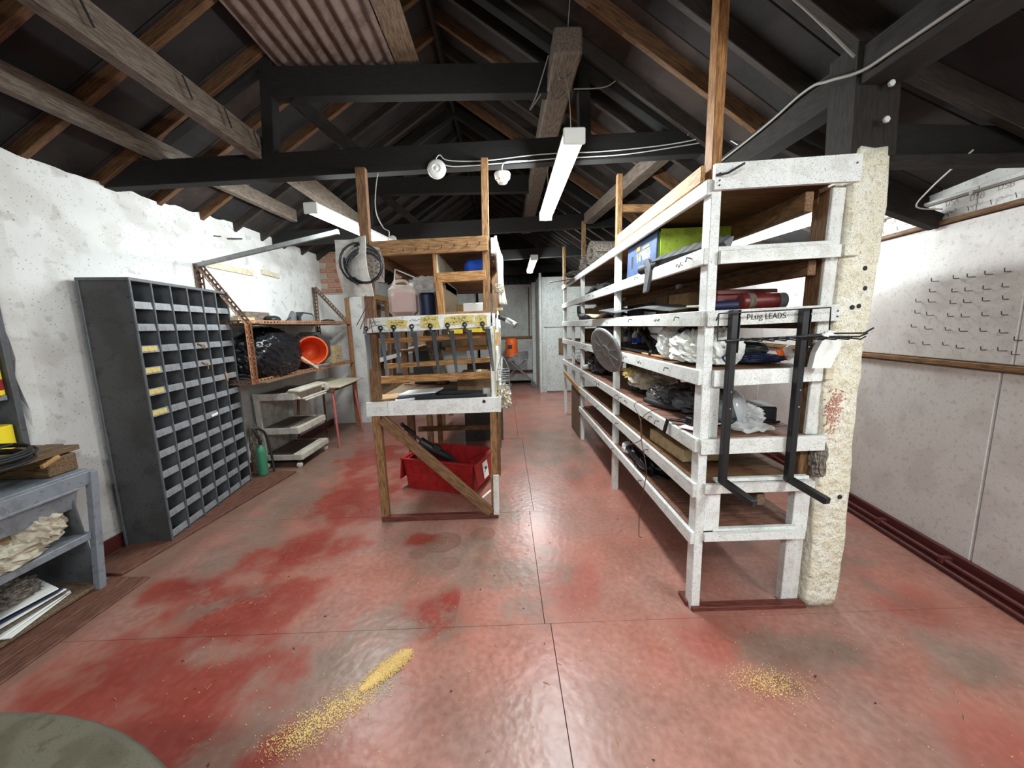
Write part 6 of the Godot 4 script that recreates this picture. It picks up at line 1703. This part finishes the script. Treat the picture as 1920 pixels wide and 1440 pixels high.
	for i in 5:
		tb(bk, "hoop", "galvanised", [Vector3(-0.06, 1.02 + 0.035 * i, -2.89), Vector3(0.03, 1.02 + 0.035 * i, -2.89), Vector3(0.03, 1.02 + 0.035 * i, -3.05), Vector3(-0.06, 1.02 + 0.035 * i, -3.05), Vector3(-0.06, 1.02 + 0.035 * i, -2.89)], 0.003, false, 5)
	for i in 4:
		tb(bk, "stave", "galvanised", [Vector3(-0.06 + 0.03 * i, 1.02, -2.89), Vector3(-0.06 + 0.03 * i, 1.16, -2.89)], 0.0025, false, 5)
	tb(bk, "handle", "galvanised", [Vector3(-0.06, 1.16, -2.96), Vector3(-0.03, 1.26, -2.96), Vector3(0.0, 1.24, -2.96), Vector3(0.03, 1.16, -2.96)], 0.003, true, 5)
	tag(bl(self, "cream_rag", "dirty_cloth", Vector3(-0.015, 0.88, -2.95), Vector3(0.09, 0.16, 0.2), 0.5, 0.25, 46, 0.2, Vector3.ZERO, false), "cream rag draped over the corner of the bench end", "rag")
	tag(tb(self, "tie_string", "yellow_label", [Vector3(-0.07, 1.5, -2.84), Vector3(-0.068, 1.3, -2.85), Vector3(-0.072, 1.1, -2.85), Vector3(-0.07, 0.99, -2.85)], 0.004, true, 5), "thin yellow cord hanging down the white bench upright", "cord")

	# red crate under the bench
	var r := thing("plastic_crate", "red plastic attached-lid crate with a white sticker under the bench", "crate", Vector3(-0.6, 0, -3.55))
	var fr := Basis(Vector3.UP, deg_to_rad(-19.0))
	F = Transform3D(fr, Vector3(-0.565, 0.004, -3.585))
	var lx := 0.32
	var lz := 0.2
	pr(r, "long_side", "crate_red", [[-lx, 0.0], [lx, 0.0], [lx + 0.035, 0.3], [-lx - 0.035, 0.3]], 0.012, Vector3(0, 0, lz + 0.012), Vector3(4, 0, 0))
	pr(r, "long_side", "crate_red", [[-lx, 0.0], [lx, 0.0], [lx + 0.035, 0.3], [-lx - 0.035, 0.3]], 0.012, Vector3(0, 0, -lz - 0.012), Vector3(-4, 0, 0))
	for s in [-1.0, 1.0]:
		pr(r, "short_side", "crate_red", [[-lz, 0.0], [lz, 0.0], [lz + 0.03, 0.3], [-lz - 0.03, 0.3]], 0.012, Vector3(s * (lx + 0.012), 0, 0), Vector3(0, 90, -s * 5.0))
		bx(r, "end_rim", "crate_red", Vector3(s * (lx + 0.045), 0.29, 0), Vector3(0.04, 0.02, lz * 2 + 0.09))
		bx(r, "folded_lid", "crate_red", Vector3(s * (lx + 0.062), 0.19, 0.02), Vector3(0.014, 0.2, lz * 2 + 0.05), Vector3(0, 0, s * 7.0))
	bx(r, "crate_floor", "crate_red", Vector3(0, 0.008, 0), Vector3(lx * 2, 0.012, lz * 2))
	bx(r, "long_rim", "crate_red", Vector3(0, 0.292, lz + 0.042), Vector3(lx * 2 + 0.09, 0.018, 0.03))
	bx(r, "long_rim", "crate_red", Vector3(0, 0.292, -lz - 0.042), Vector3(lx * 2 + 0.09, 0.018, 0.03))
	for i in 7:
		bx(r, "rib", "crate_red", Vector3(-0.27 + 0.09 * i, 0.15, lz + 0.029), Vector3(0.008, 0.25, 0.012), Vector3(4, 0, 0))
	for i in 3:
		bx(r, "rib", "crate_red", Vector3(0, 0.08 + 0.08 * i, lz + 0.024 + 0.0055 * i), Vector3(lx * 2, 0.007, 0.012), Vector3(4, 0, 0))
	var stk := bx(r, "white_sticker", "paper", Vector3(lx + 0.0765, 0.19, 0.05), Vector3(0.002, 0.15, 0.11), Vector3(0, 0, 7.0), 0.0)
	put(stk, "print_mark", scribble_mesh(0.07, 0.09, 71, 2, 0.012), M["ink"], Transform3D(deg(Vector3(0, 90, 0)), Vector3(lx + 0.079, 0.185, 0.05)))
	F = Transform3D()
	var tl := thing("grease_gun", "dirty black lever tool leaning out of the red crate", "tool", Vector3(-0.6, 0.1, -3.5))
	tb(tl, "shaft", "black_metal", [Vector3(-0.93, 0.60, -3.42), Vector3(-0.76, 0.45, -3.45)], 0.012, false, 8)
	for i in 4:
		lt(tl, "spring_ring", "black_rubber", can(0.03, 0.018), Vector3(-0.95 + 0.03 * i, 0.625 - 0.025 * i, -3.42), Vector3(0, 0, -45), 12)
	tb(tl, "barrel", "black_plastic", [Vector3(-0.8, 0.475, -3.44), Vector3(-0.7, 0.39, -3.46), Vector3(-0.55, 0.28, -3.5), Vector3(-0.45, 0.1, -3.55)], 0.04, false, 12)
	bx(tl, "trigger_block", "black_plastic", Vector3(-0.65, 0.4, -3.45), Vector3(0.08, 0.05, 0.05), Vector3(0, 0, -35))
	tag(bl(self, "grey_cloth_bundle", "grey_cloth", Vector3(-0.8, 0.02, -3.5), Vector3(0.1, 0.34, 0.1), 0.3, 0.25, 49, 0.0, Vector3.ZERO, false), "grey cloth bundle poking up in the corner of the red crate", "cloth")
	tag(bx(self, "white_offcut", "paper", Vector3(-0.2, 0.006, -3.28), Vector3(0.02, 0.01, 0.2), Vector3(0, -25, 0)), "white strip lying on the floor by the red crate", "offcut")
	carton("green_drawer_unit", "dark green box on the floor deep under the bench", Vector3(-0.3, 0.0, -5.2), Vector3(0.5, 0.6, 0.5), "steel_dark", 0.0, false)

# ---------------------------------------------------------------- alarms and cables in the roof
func roof_details() -> void:
	var a := thing("smoke_alarm", "round white alarm sounder facing the room on the black tie beam", "alarm", Vector3(-0.44, 2.6, -2.95), "alarms")
	lt(a, "base_plate", "white_plastic", [[0.0, 0.0], [0.066, 0.0], [0.066, 0.01], [0.058, 0.02], [0.05, 0.022], [0.05, 0.024], [0.03, 0.028], [0.03, 0.028], [0.026, 0.022], [0.014, 0.022], [0.012, 0.028], [0.0, 0.028]], Vector3(-0.448, 2.615, -2.953), Vector3(90, 0, 0), 36)
	a = thing("heat_detector", "white dome detector hanging just under the black tie beam", "detector", Vector3(0.018, 2.5, -2.95), "alarms")
	lt(a, "dome", "white_plastic", [[0.0, -0.06], [0.03, -0.06], [0.034, -0.055], [0.036, -0.045], [0.052, -0.03], [0.058, 0.0], [0.054, 0.012], [0.0, 0.014]], Vector3(0.018, 2.565, -2.93), Vector3.ZERO, 30)
	for k in 9:
		var an := TAU * k / 9.0
		bx(a, "vent_slot", "ink", Vector3(0.018 + cos(an) * 0.043, 2.531, -2.93 + sin(an) * 0.043), Vector3(0.008, 0.016, 0.008), Vector3(0, -rad_to_deg(an), 20))
	a = thing("ceiling_alarm", "small white round alarm on the beam above the hood", "alarm", Vector3(-1.25, 2.52, -4.9), "alarms")
	lt(a, "base_plate", "white_plastic", [[0.0, 0.0], [0.05, 0.0], [0.05, 0.015], [0.035, 0.026], [0.0, 0.028]], Vector3(-1.33, 2.575, -4.94), Vector3(90, 0, 0), 26)
	var c := thing("alarm_cable", "pair of white cables strung along the black tie beam between the alarms", "cable", Vector3(-0.4, 2.66, -2.94))
	tb(c, "wire", "cable_white", [Vector3(-0.45, 2.68, -2.94), Vector3(-0.42, 2.705, -2.94), Vector3(-0.36, 2.67, -2.945), Vector3(-0.1, 2.665, -2.945), Vector3(0.3, 2.70, -2.945), Vector3(0.8, 2.715, -2.945), Vector3(1.3, 2.76, -2.94), Vector3(1.62, 2.80, -2.85), Vector3(1.66, 2.68, -2.6), Vector3(1.62, 2.5, -2.4)], 0.004, true, 6)
	tb(c, "wire", "cable_white", [Vector3(-0.42, 2.66, -2.94), Vector3(-0.33, 2.63, -2.945), Vector3(0.0, 2.645, -2.945), Vector3(0.4, 2.67, -2.945), Vector3(0.9, 2.69, -2.945), Vector3(1.4, 2.75, -2.94), Vector3(1.6, 2.76, -2.9), Vector3(1.64, 2.5, -2.6)], 0.004, true, 6)
	tb(c, "wire", "cable_white", [Vector3(0.018, 2.575, -2.935), Vector3(0.02, 2.63, -2.94), Vector3(0.06, 2.655, -2.945), Vector3(0.2, 2.66, -2.945)], 0.004, true, 6)
	c = thing("lamp_cable", "white flex looping across the roof from the hanging purlin", "cable", Vector3(0.6, 3.1, -2.9))
	tb(c, "wire", "cable_grey", [Vector3(0.53, 3.11, -2.93), Vector3(0.75, 3.12, -2.93), Vector3(0.9, 3.2, -2.93), Vector3(1.05, 3.12, -2.93), Vector3(1.33, 2.95, -2.93), Vector3(1.34, 2.8, -2.93)], 0.004, true, 6)
	tb(c, "wire", "cable_grey", [Vector3(0.3, 3.08, -2.93), Vector3(0.22, 2.98, -2.93), Vector3(0.27, 3.08, -2.93), Vector3(0.34, 3.24, -2.8)], 0.004, true, 6)
	var s := thing("suspension_wire", "thin wires holding up the middle batten", "wire", Vector3(0.42, 2.6, -2.9))
	tb(s, "wire", "cable_grey", [Vector3(0.41, 2.55, -2.36), Vector3(0.4, 2.75, -2.36), Vector3(0.37, 2.95, -2.4), Vector3(0.36, 3.12, -2.52)], 0.003, true, 5)
	tb(s, "wire", "cable_grey", [Vector3(0.42, 2.55, -3.6), Vector3(0.42, 3.1, -3.6)], 0.003, false, 5)
	tb(s, "wire", "cable_grey", [Vector3(0.43, 3.25, -2.58), Vector3(0.45, 3.5, -2.56)], 0.003, false, 5)
	c = thing("drop_cable", "grey cable dangling from the tie beam down to the hood", "cable", Vector3(-0.85, 2.4, -2.95))
	tb(c, "wire", "cable_grey", [Vector3(-0.87, 2.6, -2.96), Vector3(-0.9, 2.5, -2.98), Vector3(-0.91, 2.35, -2.98), Vector3(-0.86, 2.23, -2.96), Vector3(-0.82, 2.2, -2.96), Vector3(-0.83, 2.13, -2.95)], 0.004, true, 6)
	c = thing("plate_cable", "grey cable clipped along the dark beam over the cream post", "cable", Vector3(1.6, 2.6, -1.9))
	tb(c, "wire", "cable_grey", [Vector3(1.55, 2.46, -0.4), Vector3(1.545, 2.5, -1.0), Vector3(1.545, 2.52, -1.6), Vector3(1.53, 2.52, -1.76), Vector3(1.5, 2.56, -1.9), Vector3(1.535, 2.62, -2.1), Vector3(1.545, 2.6, -2.6), Vector3(1.55, 2.6, -4.4)], 0.007, true, 6)
	tb(c, "wire", "cable_grey", [Vector3(0.9, 2.96, -1.76), Vector3(1.2, 2.80, -1.76), Vector3(1.5, 2.58, -1.77)], 0.006, true, 6)
	c = thing("wall_drop_cable", "twisted pale cable hanging down to the pencilled head board", "cable", Vector3(2.3, 2.1, -2.2))
	tb(c, "wire", "cable_white", [Vector3(2.16, 2.24, -1.85), Vector3(2.12, 2.19, -1.87), Vector3(2.2, 2.14, -2.05), Vector3(2.4, 2.12, -2.3), Vector3(2.62, 2.12, -2.36)], 0.004, true, 6)
	c = thing("hanging_string", "thin frayed string caught on the middle purlin", "string", Vector3(0.36, 3.0, -2.8))
	tb(c, "wire", "ink", [Vector3(0.35, 3.2, -2.7), Vector3(0.42, 3.09, -2.78), Vector3(0.52, 3.13, -2.7), Vector3(0.53, 3.2, -2.66)], 0.003, true, 5)
	tb(c, "wire", "ink", [Vector3(0.35, 3.12, -2.85), Vector3(0.4, 3.06, -2.95), Vector3(0.47, 3.09, -2.92)], 0.003, true, 5)

# ---------------------------------------------------------------- litter
func floor_litter() -> void:
	var rng := RandomNumberGenerator.new()
	rng.seed = 11
	var mm := MultiMesh.new()
	mm.transform_format = MultiMesh.TRANSFORM_3D
	mm.mesh = box_mesh(Vector3(0.0034, 0.0015, 0.0024), 0.0)
	var spots := []
	for i in 14300:
		var u := rng.randf()
		if i < 9900:      # the bright heap
			var c := Vector2(-0.47, -1.6).lerp(Vector2(-0.62, -1.42), u)
			var wide := 0.036 * sin(PI * clampf(u * 0.9 + 0.1, 0.0, 1.0)) + 0.006
			spots.append([c.x + rng.randfn(0.0, wide * 0.55) - 0.02, c.y + rng.randfn(0.0, wide * 0.4), 0.012 * rng.randf() * (1.0 - u * 0.7)])
		elif i < 12600:    # the thin tail
			var c := Vector2(-0.6, -1.44).lerp(Vector2(-0.86, -1.2), u)
			spots.append([c.x + rng.randfn(0.0, 0.05), c.y + rng.randfn(0.0, 0.03), 0.001])
		elif i < 13500:
			spots.append([1.02 + rng.randfn(0.0, 0.07) + 0.1 * u, -1.42 - rng.randfn(0.0, 0.03) + 0.09 * u, 0.001])
		else:
			spots.append([rng.randf_range(-1.6, 2.2), rng.randf_range(-2.6, -0.9), 0.001])
	mm.instance_count = spots.size()
	for i in spots.size():
		var b := Basis.from_euler(Vector3(rng.randf_range(-0.4, 0.4), rng.randf() * TAU, rng.randf_range(-0.4, 0.4))).scaled(Vector3.ONE * rng.randf_range(0.5, 1.3))
		mm.set_instance_transform(i, Transform3D(b, Vector3(spots[i][0], 0.0015 + spots[i][2], spots[i][1])))
	var m := MultiMeshInstance3D.new()
	m.name = "sawdust"
	m.multimesh = mm
	m.material_override = M["sawdust"]
	add_child(m)
	m.set_meta("kind", "stuff")
	tag(m, "spilled yellow sawdust on the red floor", "sawdust")
	var st := start()
	for i in 120:
		var x := rng.randf_range(-1.7, 2.2)
		var z := rng.randf_range(-2.7, -0.85)
		box_into(st, Vector3(x, 0.0025, z), Vector3(rng.randf_range(0.006, 0.03), 0.0015, rng.randf_range(0.001, 0.0022)), 0.0, Basis(Vector3.UP, rng.randf() * PI))
	var o := put(self, "wood_shavings", st.commit(), M["palewood"], Transform3D())
	o.set_meta("kind", "stuff")
	tag(o, "pale wood slivers scattered over the red floor", "wood shavings")
	st = start()
	for i in 40:
		var x := rng.randf_range(-1.7, 2.2)
		var z := rng.randf_range(-3.2, -0.9)
		box_into(st, Vector3(x, 0.004, z), Vector3(rng.randf_range(0.004, 0.013), 0.003, rng.randf_range(0.002, 0.006)), 0.0, Basis(Vector3.UP, rng.randf() * PI))
	o = put(self, "dirt_crumbs", st.commit(), M["ink"], Transform3D())
	o.set_meta("kind", "stuff")
	tag(o, "dark crumbs of dirt scattered over the red floor", "dirt")
